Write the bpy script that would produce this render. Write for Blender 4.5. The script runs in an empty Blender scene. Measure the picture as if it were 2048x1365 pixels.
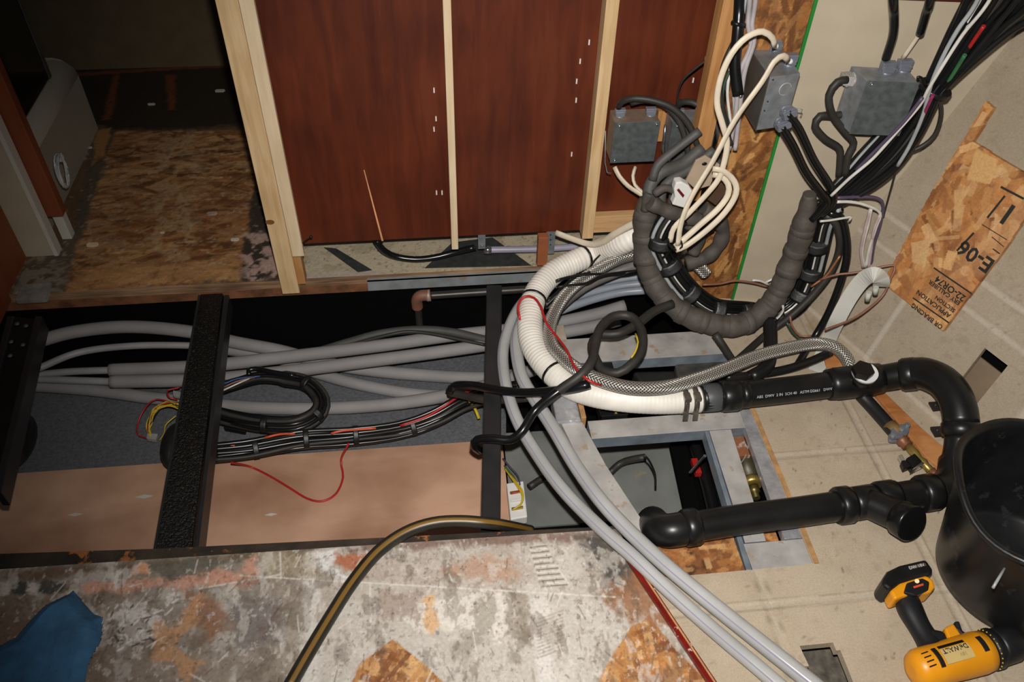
import bpy, math, random
import numpy as np
from mathutils import Vector, Matrix
random.seed(7)
sc = bpy.context.scene
COL = sc.collection
# ------------------------------------------------------------ camera, light, exposure
FPX, CAMH = 1660.0, 1.45
UPc = Vector((52, 1673, 1660)).normalized()
Xc = Vector((1, .062, -156/1660)); Xc = (Xc - UPc*Xc.dot(UPc)).normalized()
Yc = UPc.cross(Xc)
cam = bpy.data.cameras.new('camera'); camo = bpy.data.objects.new('camera', cam); COL.objects.link(camo)
cam.sensor_width = 36; cam.lens = 36*FPX/2048; cam.clip_start = .02
R3 = Matrix((Xc, Yc, UPc))            # rows = world axes in camera space
camo.matrix_world = Matrix.Translation((0, 0, CAMH)) @ R3.to_4x4()
sc.camera = camo
C0 = Vector((0, 0, CAMH))
sc.view_settings.view_transform = 'Standard'; sc.view_settings.look = 'None'
sc.view_settings.gamma = 1; sc.view_settings.use_curve_mapping = False
sc.view_settings.exposure = 0.0
w = bpy.data.worlds.new('world'); sc.world = w; w.use_nodes = True
w.node_tree.nodes['Background'].inputs[0].default_value = (.9, .93, 1, 1)
w.node_tree.nodes['Background'].inputs[1].default_value = .035
def camdir(px, py):
    c = Vector(((px-1024)/FPX, -(py-682.5)/FPX, -1))
    return Vector((c.dot(Xc), c.dot(Yc), c.dot(UPc)))
# the camera's own flash, just above the lens
fl = bpy.data.lights.new('camera_flash', 'SPOT'); flo = bpy.data.objects.new('camera_flash', fl); COL.objects.link(flo)
fl.energy = 148; fl.color = (1, .965, .91); fl.shadow_soft_size = .018; fl.spot_size = math.radians(104); fl.spot_blend = 1.0
flo.location = C0 + (R3 @ Vector((0.01, .10, -.02)))
flo.rotation_euler = camdir(1370, 760).to_track_quat('-Z', 'Y').to_euler()

# ------------------------------------------------------------ pixel -> place helpers
def Z(px, py, z=0.0):
    r = camdir(px, py); return C0 + r*((z-CAMH)/r.z)
def PYp(px, py, y):
    r = camdir(px, py); return C0 + r*(y/r.y)
class Plane:
    def __init__(s, o, ea, eb):
        s.o, s.a, s.b = Vector(o), Vector(ea).normalized(), Vector(eb).normalized(); s.n = s.a.cross(s.b).normalized()
    def hit(s, px, py, h=0):
        r = camdir(px, py); t = ((s.o + s.n*h - C0).dot(s.n))/r.dot(s.n); return C0 + r*t
    def ab(s, px, py):
        q = s.hit(px, py) - s.o; return (q.dot(s.a), q.dot(s.b))
    def w(s, a, b, h=0): return s.o + s.a*a + s.b*b + s.n*h
def pt(p):
    if p[0] == 'w': return Vector(p[1:])
    if len(p) == 4: return PYp(p[0], p[1], p[3])
    return Z(*p)
def prad(rpx, p): return rpx*abs((p-C0).dot(R3 @ Vector((0, 0, -1))))/FPX
FLOOR = Plane((0, 0, 0), (1, 0, 0), (0, 1, 0))
WR = Plane((1.067, 1.261, 0), (-.375, .927, 0), (.25, .10, .963))      # leaning right wall; normal check below
WR.n = (WR.a.cross(WR.b)).normalized()
if WR.n.dot(C0 - WR.o) < 0: WR.n = -WR.n
WBK = Plane((.787, 1.552, 0), (.99, -.144, 0), (0, 0, 1))               # cream panel with the green edge
if WBK.n.dot(C0 - WBK.o) < 0: WBK.n = -WBK.n
# ------------------------------------------------------------ colours and materials
def lin(c):
    c = c/255.0
    return c/12.92 if c <= .04045 else ((c+.055)/1.055)**2.4
def rgb(r, g, b): return (lin(r), lin(g), lin(b))
MATS = {}
def mk(name, col, rough=.6, metal=0, var=.25, vs=18, bump=0, bs=60, spec=.5, stripe=None, alpha=None, col2=None, thr=None):
    """var: dirt variation; stripe: (axis, width, colour) on the UV; col2+thr: blotches of a second colour"""
    if name in MATS: return MATS[name]
    m = bpy.data.materials.new(name); m.use_nodes = True; nt = m.node_tree; N = nt.nodes; L = nt.links
    b = N['Principled BSDF']; b.inputs['Roughness'].default_value = rough; b.inputs['Metallic'].default_value = metal
    b.inputs['Specular IOR Level'].default_value = spec
    tc = N.new('ShaderNodeTexCoord'); ns = N.new('ShaderNodeTexNoise'); ns.inputs['Scale'].default_value = vs; ns.inputs['Detail'].default_value = 6
    L.new(tc.outputs['Object'], ns.inputs['Vector'])
    rp = N.new('ShaderNodeValToRGB'); c = rgb(*col)
    lo = tuple(x*(1-var) for x in c); hi = tuple(min(1, x*(1+var*.7)) for x in c)
    rp.color_ramp.elements[0].position = .3; rp.color_ramp.elements[1].position = .7
    rp.color_ramp.elements[0].color = (*lo, 1); rp.color_ramp.elements[1].color = (*hi, 1)
    L.new(ns.outputs['Fac'], rp.inputs['Fac']); out = rp.outputs['Color']
    if col2:
        n2 = N.new('ShaderNodeTexNoise'); n2.inputs['Scale'].default_value = vs*1.7; n2.inputs['Detail'].default_value = 8; n2.inputs['Roughness'].default_value = .65
        L.new(tc.outputs['Object'], n2.inputs['Vector'])
        r2 = N.new('ShaderNodeValToRGB'); r2.color_ramp.elements[0].position = thr; r2.color_ramp.elements[1].position = thr+.05
        L.new(n2.outputs['Fac'], r2.inputs['Fac']); mx = N.new('ShaderNodeMix'); mx.data_type = 'RGBA'
        L.new(r2.outputs['Color'], mx.inputs['Factor']); L.new(out, mx.inputs[6]); mx.inputs[7].default_value = (*rgb(*col2), 1); out = mx.outputs[2]
    if stripe:
        uv = N.new('ShaderNodeUVMap'); sp = N.new('ShaderNodeSeparateXYZ'); L.new(uv.outputs[0], sp.inputs[0])
        lo_, hi_, scol = stripe
        g = N.new('ShaderNodeMath'); g.operation = 'GREATER_THAN'; g.inputs[1].default_value = lo_; L.new(sp.outputs['X'], g.inputs[0])
        l_ = N.new('ShaderNodeMath'); l_.operation = 'LESS_THAN'; l_.inputs[1].default_value = hi_; L.new(sp.outputs['X'], l_.inputs[0])
        mu = N.new('ShaderNodeMath'); mu.operation = 'MULTIPLY'; L.new(g.outputs[0], mu.inputs[0]); L.new(l_.outputs[0], mu.inputs[1])
        mx = N.new('ShaderNodeMix'); mx.data_type = 'RGBA'; L.new(mu.outputs[0], mx.inputs['Factor']); L.new(out, mx.inputs[6]); mx.inputs[7].default_value = (*rgb(*scol), 1); out = mx.outputs[2]
    L.new(out, b.inputs['Base Color'])
    if bump:
        nb = N.new('ShaderNodeTexNoise'); nb.inputs['Scale'].default_value = bs; nb.inputs['Detail'].default_value = 4; L.new(tc.outputs['Object'], nb.inputs['Vector'])
        bp = N.new('ShaderNodeBump'); bp.inputs['Strength'].default_value = bump; bp.inputs['Distance'].default_value = .004
        L.new(nb.outputs['Fac'], bp.inputs['Height']); L.new(bp.outputs[0], b.inputs['Normal'])
    if alpha is not None:
        b.inputs['Transmission Weight'].default_value = alpha; b.inputs['IOR'].default_value = 1.25
    MATS[name] = m; return m
def vcmat(name, rough=.7, bump=.3, bs=90, fine=.18, fs=160, spec=.4):
    m = bpy.data.materials.new(name); m.use_nodes = True; nt = m.node_tree; N = nt.nodes; L = nt.links; b = N['Principled BSDF']
    b.inputs['Roughness'].default_value = rough; b.inputs['Specular IOR Level'].default_value = spec
    at = N.new('ShaderNodeAttribute'); at.attribute_name = 'Col'; tc = N.new('ShaderNodeTexCoord')
    ns = N.new('ShaderNodeTexNoise'); ns.inputs['Scale'].default_value = fs; ns.inputs['Detail'].default_value = 6; L.new(tc.outputs['Object'], ns.inputs['Vector'])
    mr = N.new('ShaderNodeMapRange'); mr.inputs['From Min'].default_value = .3; mr.inputs['From Max'].default_value = .7
    mr.inputs['To Min'].default_value = 1-fine; mr.inputs['To Max'].default_value = 1+fine; L.new(ns.outputs['Fac'], mr.inputs['Value'])
    vm = N.new('ShaderNodeVectorMath'); vm.operation = 'SCALE'; L.new(at.outputs['Color'], vm.inputs[0]); L.new(mr.outputs[0], vm.inputs['Scale'])
    L.new(vm.outputs[0], b.inputs['Base Color'])
    nb = N.new('ShaderNodeTexNoise'); nb.inputs['Scale'].default_value = bs; nb.inputs['Detail'].default_value = 6; L.new(tc.outputs['Object'], nb.inputs['Vector'])
    bp = N.new('ShaderNodeBump'); bp.inputs['Strength'].default_value = bump; bp.inputs['Distance'].default_value = .003
    L.new(nb.outputs['Fac'], bp.inputs['Height']); L.new(bp.outputs[0], b.inputs['Normal'])
    return m
def woodmat(name, c1, c2, axis='Z', scale=9, rough=.6, stretch=14, bump=.12):
    m = bpy.data.materials.new(name); m.use_nodes = True; nt = m.node_tree; N = nt.nodes; L = nt.links; b = N['Principled BSDF']
    b.inputs['Roughness'].default_value = rough
    tc = N.new('ShaderNodeTexCoord'); mp = N.new('ShaderNodeMapping'); L.new(tc.outputs['Object'], mp.inputs[0])
    s = {'X': (1, stretch, stretch), 'Y': (stretch, 1, stretch), 'Z': (stretch, stretch, 1)}[axis]; mp.inputs['Scale'].default_value = s
    ns = N.new('ShaderNodeTexNoise'); ns.inputs['Scale'].default_value = scale; ns.inputs['Detail'].default_value = 6; ns.inputs['Distortion'].default_value = .6; L.new(mp.outputs[0], ns.inputs['Vector'])
    n2 = N.new('ShaderNodeTexNoise'); n2.inputs['Scale'].default_value = 5; n2.inputs['Detail'].default_value = 3; L.new(tc.outputs['Object'], n2.inputs['Vector'])
    ad = N.new('ShaderNodeMath'); ad.operation = 'ADD'; L.new(ns.outputs['Fac'], ad.inputs[0]); L.new(n2.outputs['Fac'], ad.inputs[1])
    rp = N.new('ShaderNodeValToRGB'); rp.color_ramp.elements[0].position = .8; rp.color_ramp.elements[1].position = 1.2
    dv = N.new('ShaderNodeMath'); dv.operation = 'MULTIPLY'; dv.inputs[1].default_value = 1.0; L.new(ad.outputs[0], dv.inputs[0])
    mr = N.new('ShaderNodeMapRange'); mr.inputs['From Min'].default_value = .75; mr.inputs['From Max'].default_value = 1.25; L.new(dv.outputs[0], mr.inputs['Value'])
    rp.color_ramp.elements[0].position = 0; rp.color_ramp.elements[1].position = 1
    rp.color_ramp.elements[0].color = (*rgb(*c1), 1); rp.color_ramp.elements[1].color = (*rgb(*c2), 1)
    L.new(mr.outputs[0], rp.inputs['Fac']); L.new(rp.outputs['Color'], b.inputs['Base Color'])
    bp = N.new('ShaderNodeBump'); bp.inputs['Strength'].default_value = bump; bp.inputs['Distance'].default_value = .002; L.new(ns.outputs['Fac'], bp.inputs['Height']); L.new(bp.outputs[0], b.inputs['Normal'])
    MATS[name] = m; return m
def braidmat():
    m = bpy.data.materials.new('steel braid'); m.use_nodes = True; nt = m.node_tree; N = nt.nodes; L = nt.links; b = N['Principled BSDF']
    b.inputs['Roughness'].default_value = .32; b.inputs['Metallic'].default_value = .75
    uv = N.new('ShaderNodeUVMap'); sp = N.new('ShaderNodeSeparateXYZ'); L.new(uv.outputs[0], sp.inputs[0])
    def sinw(ku, kv):
        a = N.new('ShaderNodeMath'); a.operation = 'MULTIPLY'; a.inputs[1].default_value = ku*2*math.pi; L.new(sp.outputs['X'], a.inputs[0])
        c = N.new('ShaderNodeMath'); c.operation = 'MULTIPLY_ADD'; c.inputs[1].default_value = kv*2*math.pi; L.new(sp.outputs['Y'], c.inputs[0]); L.new(a.outputs[0], c.inputs[2])
        s = N.new('ShaderNodeMath'); s.operation = 'SINE'; L.new(c.outputs[0], s.inputs[0]); return s.outputs[0]
    a, c = sinw(12, 130), sinw(-12, 130)
    mxm = N.new('ShaderNodeMath'); mxm.operation = 'MAXIMUM'; L.new(a, mxm.inputs[0]); L.new(c, mxm.inputs[1])
    mr = N.new('ShaderNodeMapRange'); mr.inputs['From Min'].default_value = -.3; mr.inputs['From Max'].default_value = 1; L.new(mxm.outputs[0], mr.inputs['Value'])
    rp = N.new('ShaderNodeValToRGB'); rp.color_ramp.elements[0].color = (*rgb(120, 113, 104), 1); rp.color_ramp.elements[1].color = (*rgb(232, 228, 220), 1)
    L.new(mr.outputs[0], rp.inputs['Fac']); L.new(rp.outputs['Color'], b.inputs['Base Color'])
    bp = N.new('ShaderNodeBump'); bp.inputs['Strength'].default_value = .9; bp.inputs['Distance'].default_value = .0015; L.new(mxm.outputs[0], bp.inputs['Height']); L.new(bp.outputs[0], b.inputs['Normal'])
    return m
M = dict(
 blk=mk('black plastic', (25, 25, 25), .34, var=.3, spec=.4), blkm=mk('matt black rubber', (30, 29, 28), .6, var=.35, bump=.2),
 cab=mk('dusty black cable', (48, 45, 42), .55, var=.35), cabg=mk('glossy black cable', (19, 20, 21), .26, var=.2),
 tape=mk('dusty black tape', (80, 74, 68), .7, var=.3, vs=30, bump=.6, bs=40), tapeb=mk('black tape', (20, 20, 20), .45, var=.3, bump=.3),
 foam=mk('grey foam pipe cover', (140, 137, 137), .75, var=.14, vs=9, bump=.15, bs=120), thin=mk('thin grey tube', (150, 148, 148), .5, var=.15),
 white=mk('white plastic', (222, 220, 216), .4, var=.08), cream=mk('cream cable sheath', (216, 202, 180), .45, var=.12, vs=25),
 whose=mk('white ribbed hose', (236, 230, 220), .45, var=.16, vs=14), clear=mk('milky vinyl tube', (194, 194, 192), .16, var=.14, vs=9, alpha=.25, stripe=(.10, .125, (164, 156, 184))),
 steel=mk('galvanised steel', (138, 142, 146), .42, .35, var=.28, vs=45), galv=mk('galvanised cover', (92, 98, 98), .5, .3, var=.3, vs=70, bump=.1),
 zinc=mk('zinc casting', (134, 138, 150), .4, .45, var=.15), alu=mk('dirty aluminium', (176, 172, 168), .5, .15, var=.25, vs=20, bump=.1, col2=(168, 146, 124), thr=.6),
 alud=mk('blue grey aluminium', (132, 142, 152), .35, .3, var=.3, vs=24), foil=mk('silver foil', (196, 196, 200), .28, .55, var=.25, vs=40, bump=.9, bs=50),
 chrome=mk('chrome', (220, 220, 222), .15, .95, var=.05), brass=mk('brass', (178, 152, 84), .35, .7, var=.2), copper=mk('aged copper', (140, 92, 66), .5, .4, var=.3),
 red=mk('red wire', (176, 36, 34), .4, var=.15), orange=mk('orange wire', (214, 84, 44), .4), yellow=mk('yellow wire', (204, 176, 44), .45, var=.15), green=mk('green wire', (56, 112, 70), .4),
 brownw=mk('brown wire', (138, 92, 74), .4), purple=mk('purple wire', (84, 72, 94), .4), greyw=mk('grey wire', (160, 164, 166), .3), whitew=mk('white wire', (212, 208, 200), .3), bluew=mk('blue wire', (50, 84, 140), .4),
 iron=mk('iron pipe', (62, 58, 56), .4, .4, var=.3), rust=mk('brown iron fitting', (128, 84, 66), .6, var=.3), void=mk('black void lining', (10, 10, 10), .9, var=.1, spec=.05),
 joist=mk('bitumen coated steel', (19, 18, 16), .38, var=.4, vs=110, bump=1.0, bs=220, col2=(84, 78, 68), thr=.61), bsteel=mk('black painted steel', (40, 40, 41), .42, var=.2),
 carpet=mk('grey carpet underlay', (100, 102, 106), .95, var=.25, vs=140, bump=.5, bs=300, spec=.1), sheet=mk('grey metal sheet', (124, 126, 122), .55, .15, var=.25, vs=8, col2=(150, 138, 112), thr=.64),
 yel=mk('yellow tool plastic', (228, 150, 22), .38, var=.1), toolb=mk('black tool rubber', (26, 26, 28), .45, var=.2), bucket=mk('black bucket rubber', (24, 24, 25), .36, var=.5, vs=14, col2=(42, 43, 46), thr=.58),
 blue=mk('blue shop towel', (52, 98, 134), .9, var=.35, vs=22, bump=.35, bs=120), redtrim=mk('dark red paint', (112, 24, 17), .3, var=.3, vs=40, col2=(206, 186, 170), thr=.63),
 greenedge=mk('green edge band', (34, 126, 48), .5, var=.15), beige=mk('beige housing', (164, 154, 138), .5, var=.06, vs=6), glass=mk('dark glass', (14, 15, 15), .08, var=.1),
 creamwall=mk('cream wallpaper', (184, 170, 148), .6, var=.08, vs=12), grey=mk('grey bushing', (120, 120, 124), .5, var=.15),
 wtrim=mk('off white trim', (206, 202, 190), .45, var=.06), ftrim=mk('tan wood edge', (176, 134, 88), .6, var=.3, vs=60), band=mk('dark wall board', (70, 28, 14), .5, var=.3),
 blkyel=mk('black air hose with yellow stripe', (44, 42, 36), .4, var=.3, vs=30, stripe=(.84, .95, (122, 88, 30))),
 print_=mk('white print', (190, 196, 200), .5), ink=mk('black stamp ink', (34, 34, 30), .8), label=mk('tan sticker', (206, 180, 118), .5, var=.1), darkpatch=mk('black floor patch', (46, 48, 46), .8, var=.4, vs=40, bump=.3),
 spring=mk('clamp band steel', (150, 142, 130), .3, .8, var=.3, vs=60), olive=mk('olive canister', (70, 66, 44), .45, .2, var=.35, vs=30), tanclip=mk('tan plastic plate', (176, 156, 134), .6, var=.12))
M['braid'] = braidmat()
M['pine'] = woodmat('pine stud', (196, 160, 112), (226, 196, 152), 'Z', 6)
M['pinel'] = woodmat('pale pine', (214, 188, 150), (236, 214, 180), 'Z', 6)
M['pined'] = woodmat('orange pine', (164, 112, 62), (196, 146, 92), 'Z', 6)
M['redpanel'] = woodmat('mahogany panel', (76, 29, 14), (104, 46, 24), 'Z', 4, .42, 9, .05)
M['redwood'] = woodmat('red brown cabinet face', (116, 56, 30), (140, 74, 44), 'Z', 3, .5, 7, .05)
M['ply'] = woodmat('plywood sheet', (160, 118, 92), (206, 164, 136), 'X', 2.6, .65, 2.4, .05)
M['plyedge'] = woodmat('split plywood edge', (96, 70, 50), (168, 132, 100), 'X', 8, .8, 20, .5)
M['oakp'] = woodmat('orange chipboard strip', (160, 96, 48), (196, 136, 84), 'X', 14, .6, 3, .2)

# ------------------------------------------------------------ mesh building
class MB:
    def __init__(s): s.v, s.f, s.m, s.sm, s.uv = [], [], [], [], []
    def face(s, idx, m=0, sm=False, uv=None):
        s.f.append(idx); s.m.append(m); s.sm.append(sm); s.uv.append(uv)
    def prism(s, pts, ext, m=0):
        """pts polygon (Vectors), extruded by vector ext"""
        b = len(s.v); n = len(pts); ext = Vector(ext)
        s.v += [Vector(p) for p in pts] + [Vector(p)+ext for p in pts]
        s.face(list(range(b, b+n)), m); s.face(list(range(b+2*n-1, b+n-1, -1)), m)
        for i in range(n): j = (i+1) % n; s.face([b+i, b+n+i, b+n+j, b+j], m)
        return s
    def box(s, lo, hi, m=0, mat=None):
        x0, y0, z0 = lo; x1, y1, z1 = hi
        pts = [Vector((x0, y0, z0)), Vector((x1, y0, z0)), Vector((x1, y1, z0)), Vector((x0, y1, z0))]
        ext = Vector((0, 0, z1-z0))
        if mat is not None: pts = [mat @ p for p in pts]; ext = mat.to_3x3() @ ext
        return s.prism(pts, ext, m)
    def tube(s, P, r, n=10, m=0, caps=True, flat=None, closed=False):
        """P list of Vectors; r float or list; flat=(wscale,hscale) for oval cables"""
        k = len(P); b = len(s.v)
        T = []
        for i in range(k):
            a = P[max(0, i-1)]; c = P[min(k-1, i+1)]; t = c-a
            T.append(t.normalized() if t.length > 1e-9 else Vector((0, 0, 1)))
        ref = Vector((0, 0, 1)) if abs(T[0].z) < .9 else Vector((0, 1, 0))
        N_ = (ref - T[0]*ref.dot(T[0])).normalized(); L = 0
        for i in range(k):
            N_ = (N_ - T[i]*N_.dot(T[i])).normalized(); B = T[i].cross(N_)
            if i: L += (P[i]-P[i-1]).length
            rr = r[i] if isinstance(r, (list, tuple)) else r
            wx, wy = flat if flat else (1, 1)
            for j in range(n):
                a = 2*math.pi*j/n
                s.v.append(P[i] + N_*(math.cos(a)*rr*wx) + B*(math.sin(a)*rr*wy))
        Ls = [0]
        for i in range(1, k): Ls.append(Ls[-1] + (P[i]-P[i-1]).length)
        for i in range(k-1):
            for j in range(n):
                j2 = (j+1) % n
                s.face([b+i*n+j, b+i*n+j2, b+(i+1)*n+j2, b+(i+1)*n+j], m, True, [(j/n, Ls[i]), ((j+1)/n, Ls[i]), ((j+1)/n, Ls[i+1]), (j/n, Ls[i+1])])
        if caps:
            s.face([b+j for j in range(n)][::-1], m); s.face([b+(k-1)*n+j for j in range(n)], m)
        return s
    def ball(s, c, r, m=0, seg=12, sc=(1, 1, 1)):
        P = []; R = []
        for i in range(seg+1):
            a = math.pi*i/seg; P.append(Vector((0, 0, -math.cos(a)*r))); R.append(max(1e-5, math.sin(a)*r))
        b = len(s.v); n = seg+4
        for i in range(seg+1):
            for j in range(n):
                a = 2*math.pi*j/n; s.v.append(Vector(c)+Vector((R[i]*math.cos(a)*sc[0], R[i]*math.sin(a)*sc[1], P[i].z*sc[2])))
        for i in range(seg):
            for j in range(n):
                j2 = (j+1) % n; s.face([b+i*n+j, b+i*n+j2, b+(i+1)*n+j2, b+(i+1)*n+j], m, True)
        return s
    def obj(s, name, mats, parent=None, bevel=0, bseg=2):
        if not isinstance(mats, (list, tuple)): mats = [mats]
        mats = [M[x] if isinstance(x, str) else x for x in mats]
        if parent is not None:
            p = parent; off = Vector((0, 0, 0))
            while p is not None: off += p.location; p = p.parent
            loc = Vector((0, 0, 0))
        else:
            xs = [v.x for v in s.v]; ys = [v.y for v in s.v]; zs = [v.z for v in s.v]
            off = Vector(((min(xs)+max(xs))/2, (min(ys)+max(ys))/2, min(zs))); loc = off
        me = bpy.data.meshes.new(name)
        me.from_pydata([v-off for v in s.v], [], s.f)
        for m_ in mats: me.materials.append(m_)
        me.polygons.foreach_set('material_index', s.m); me.polygons.foreach_set('use_smooth', s.sm)
        if any(u is not None for u in s.uv):
            ul = me.uv_layers.new(name='UVMap'); d = []
            for f, u in zip(s.f, s.uv):
                d += [c for q in (u if u is not None else [(0, 0)]*len(f)) for c in q]
            ul.data.foreach_set('uv', d)
        me.update()
        o = bpy.data.objects.new(name, me); COL.objects.link(o); o.location = loc
        if parent is not None: o.parent = parent
        if bevel:
            bm = o.modifiers.new('bevel', 'BEVEL'); bm.width = bevel; bm.segments = bseg; bm.limit_method = 'ANGLE'; bm.harden_normals = False
        return o
def tag(o, label=None, cat=None, group=None, kind=None):
    if label: o['label'] = label
    if cat: o['category'] = cat
    if group: o['group'] = group
    if kind: o['kind'] = kind
    return o
def thing(name, label, cat, loc, group=None):
    o = bpy.data.objects.new(name, None); COL.objects.link(o); o.location = Vector(loc); o.empty_display_size = .02
    return tag(o, label, cat, group)
def smooth(pts, step=.012):
    P = [pt(p) if not isinstance(p, Vector) else p for p in pts]
    if len(P) < 3: 
        n = max(2, int((P[1]-P[0]).length/step)); return [P[0].lerp(P[1], i/n) for i in range(n+1)]
    Q = [P[0]*2-P[1]] + P + [P[-1]*2-P[-2]]; out = []
    for i in range(1, len(Q)-2):
        a, b, c, d = Q[i-1:i+3]; n = max(2, min(60, int((c-b).length/step)))
        # centripetal-like: plain Catmull-Rom with tension
        for k in range(n):
            t = k/n
            out.append(.5*((2*b) + (c-a)*t + (2*a-5*b+4*c-d)*t*t + (3*b-a-3*c+d)*t**3))
    out.append(P[-1]); return out
def cable(name, pts, rpx, mat, label, cat='cable', group=None, n=10, parent=None, flat=None, step=.012, ret=False):
    P = smooth(pts, step); r = prad(rpx, P[len(P)//2])
    mb = MB().tube(P, r, n, flat=flat); o = mb.obj(name, mat, parent)
    if parent is None: tag(o, label, cat, group)
    elif label: o['label'] = label
    return (o, P, r) if ret else o
def ring(P, i, r, w, mat, name, parent=None, label=None, cat=None, group=None, n=16, tail=0):
    """band round a tube path at index i"""
    i = min(max(1, i), len(P)-2); t = (P[i+1]-P[i-1]).normalized()
    mb = MB().tube([P[i]-t*w/2, P[i]-t*w*.3, P[i]+t*w*.3, P[i]+t*w/2], [r*.97, r, r, r*.97], n)
    o = mb.obj(name, mat, parent)
    if parent is None: tag(o, label, cat, group)
    return o

# ------------------------------------------------------------ painted surfaces (stains, wear, chips) as vertex colour
def hsh(ix, iy, seed):
    v = np.sin(ix*127.1 + iy*311.7 + seed*74.7)*43758.5453
    return v - np.floor(v)
def vn(x, y, seed=0):
    ix = np.floor(x); iy = np.floor(y); fx = x-ix; fy = y-iy; fx = fx*fx*(3-2*fx); fy = fy*fy*(3-2*fy)
    return (hsh(ix, iy, seed)*(1-fx)+hsh(ix+1, iy, seed)*fx)*(1-fy) + (hsh(ix, iy+1, seed)*(1-fx)+hsh(ix+1, iy+1, seed)*fx)*fy
def fbm(x, y, s, o=4, seed=0):
    r = 0; a = .5; t = 0
    for k in range(o):
        r = r + a*vn(x*s*2**k + 13.7*k, y*s*2**k - 7.3*k, seed+k); t += a; a *= .55
    return r/t
def sdf(poly, X, Y):
    d = np.full(X.shape, 1e9); ins = np.zeros(X.shape, bool); n = len(poly)
    for i in range(n):
        x0, y0 = poly[i]; x1, y1 = poly[(i+1) % n]; ex, ey = x1-x0, y1-y0
        t = np.clip(((X-x0)*ex+(Y-y0)*ey)/(ex*ex+ey*ey+1e-12), 0, 1)
        d = np.minimum(d, np.hypot(X-x0-t*ex, Y-y0-t*ey))
        c = ((y0 > Y) != (y1 > Y)) & (X < (x1-x0)*(Y-y0)/((y1-y0) + 1e-12)+x0); ins ^= c
    return np.where(ins, -d, d)
class Paint:
    def __init__(s, X, Y, base, plane):
        s.X, s.Y, s.pl = X, Y, plane; s.c = np.zeros(X.shape+(3,)); s.c[:] = rgb(*base)
    def mix(s, mask, col):
        c = np.array(rgb(*col)); s.c = s.c*(1-mask[..., None]) + c*mask[..., None]; return s
    def noise(s, col, scale, thr, soft=.06, amt=1, seed=0, sx=1, sy=1, o=5):
        f = fbm(s.X*sx, s.Y*sy, scale, o, seed); return s.mix(np.clip((f-thr)/soft, 0, 1)*amt, col)
    def poly(s, pts, col, feather=.006, jit=.012, js=40, amt=1, seed=0, px=True, nscale=None):
        P = [s.pl.ab(*p) for p in pts] if px else pts
        d = sdf(P, s.X, s.Y) + (fbm(s.X, s.Y, js, 3, seed+5)-.5)*2*jit + (fbm(s.X, s.Y, js*5, 3, seed+6)-.5)*1.1*jit
        mk_ = np.clip(.5-d/(2*feather), 0, 1)*amt
        if nscale: mk_ = mk_*np.clip((fbm(s.X, s.Y, nscale[0], 5, seed+9)-nscale[1])/.08, 0, 1)
        return s.mix(mk_, col)
    def line(s, a, b, wd, col, amt=1, px=True):
        p, q = (s.pl.ab(*a), s.pl.ab(*b)) if px else (a, b); ex, ey = q[0]-p[0], q[1]-p[1]
        t = np.clip(((s.X-p[0])*ex+(s.Y-p[1])*ey)/(ex*ex+ey*ey), 0, 1); d = np.hypot(s.X-p[0]-t*ex, s.Y-p[1]-t*ey)
        return s.mix(np.clip(1.3-d/wd, 0, 1)*amt, col)
    def chips(s, n, L, W, pal, poly=None, ang=None, amt=.8, seed=1, px=True, sp=.5):
        rn = random.Random(seed); P = ([s.pl.ab(*p) for p in poly] if px else poly) if poly else None
        reg = sdf(P, s.X, s.Y) < 0 if P else np.ones(s.X.shape, bool)
        xs = s.X[reg]; ys = s.Y[reg]
        if len(xs) == 0: return s
        x0, x1, y0, y1 = xs.min(), xs.max(), ys.min(), ys.max(); cc = s.c[reg]
        for k in range(n):
            cx, cy = rn.uniform(x0, x1), rn.uniform(y0, y1); a = rn.uniform(0, math.pi) if ang is None else rn.gauss(ang, sp)
            l, w_ = L*rn.uniform(.4, 1.3), W*rn.uniform(.4, 1.3); ca, sa = math.cos(a), math.sin(a)
            sel = np.nonzero((np.abs(xs-cx) < l) & (np.abs(ys-cy) < l))[0]
            if len(sel) == 0: continue
            u = (xs[sel]-cx)*ca+(ys[sel]-cy)*sa; v = -(xs[sel]-cx)*sa+(ys[sel]-cy)*ca
            hit = (np.abs(u)+abs(rn.gauss(0, .3))*np.abs(v) < l/2) & (np.abs(v) < w_/2)
            c = np.array(rgb(*rn.choice(pal)))*rn.uniform(.8, 1.15); am = amt*rn.uniform(.5, 1); idx = sel[hit]
            cc[idx] = cc[idx]*(1-am)+c*am
        s.c[reg] = cc; return s
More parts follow.
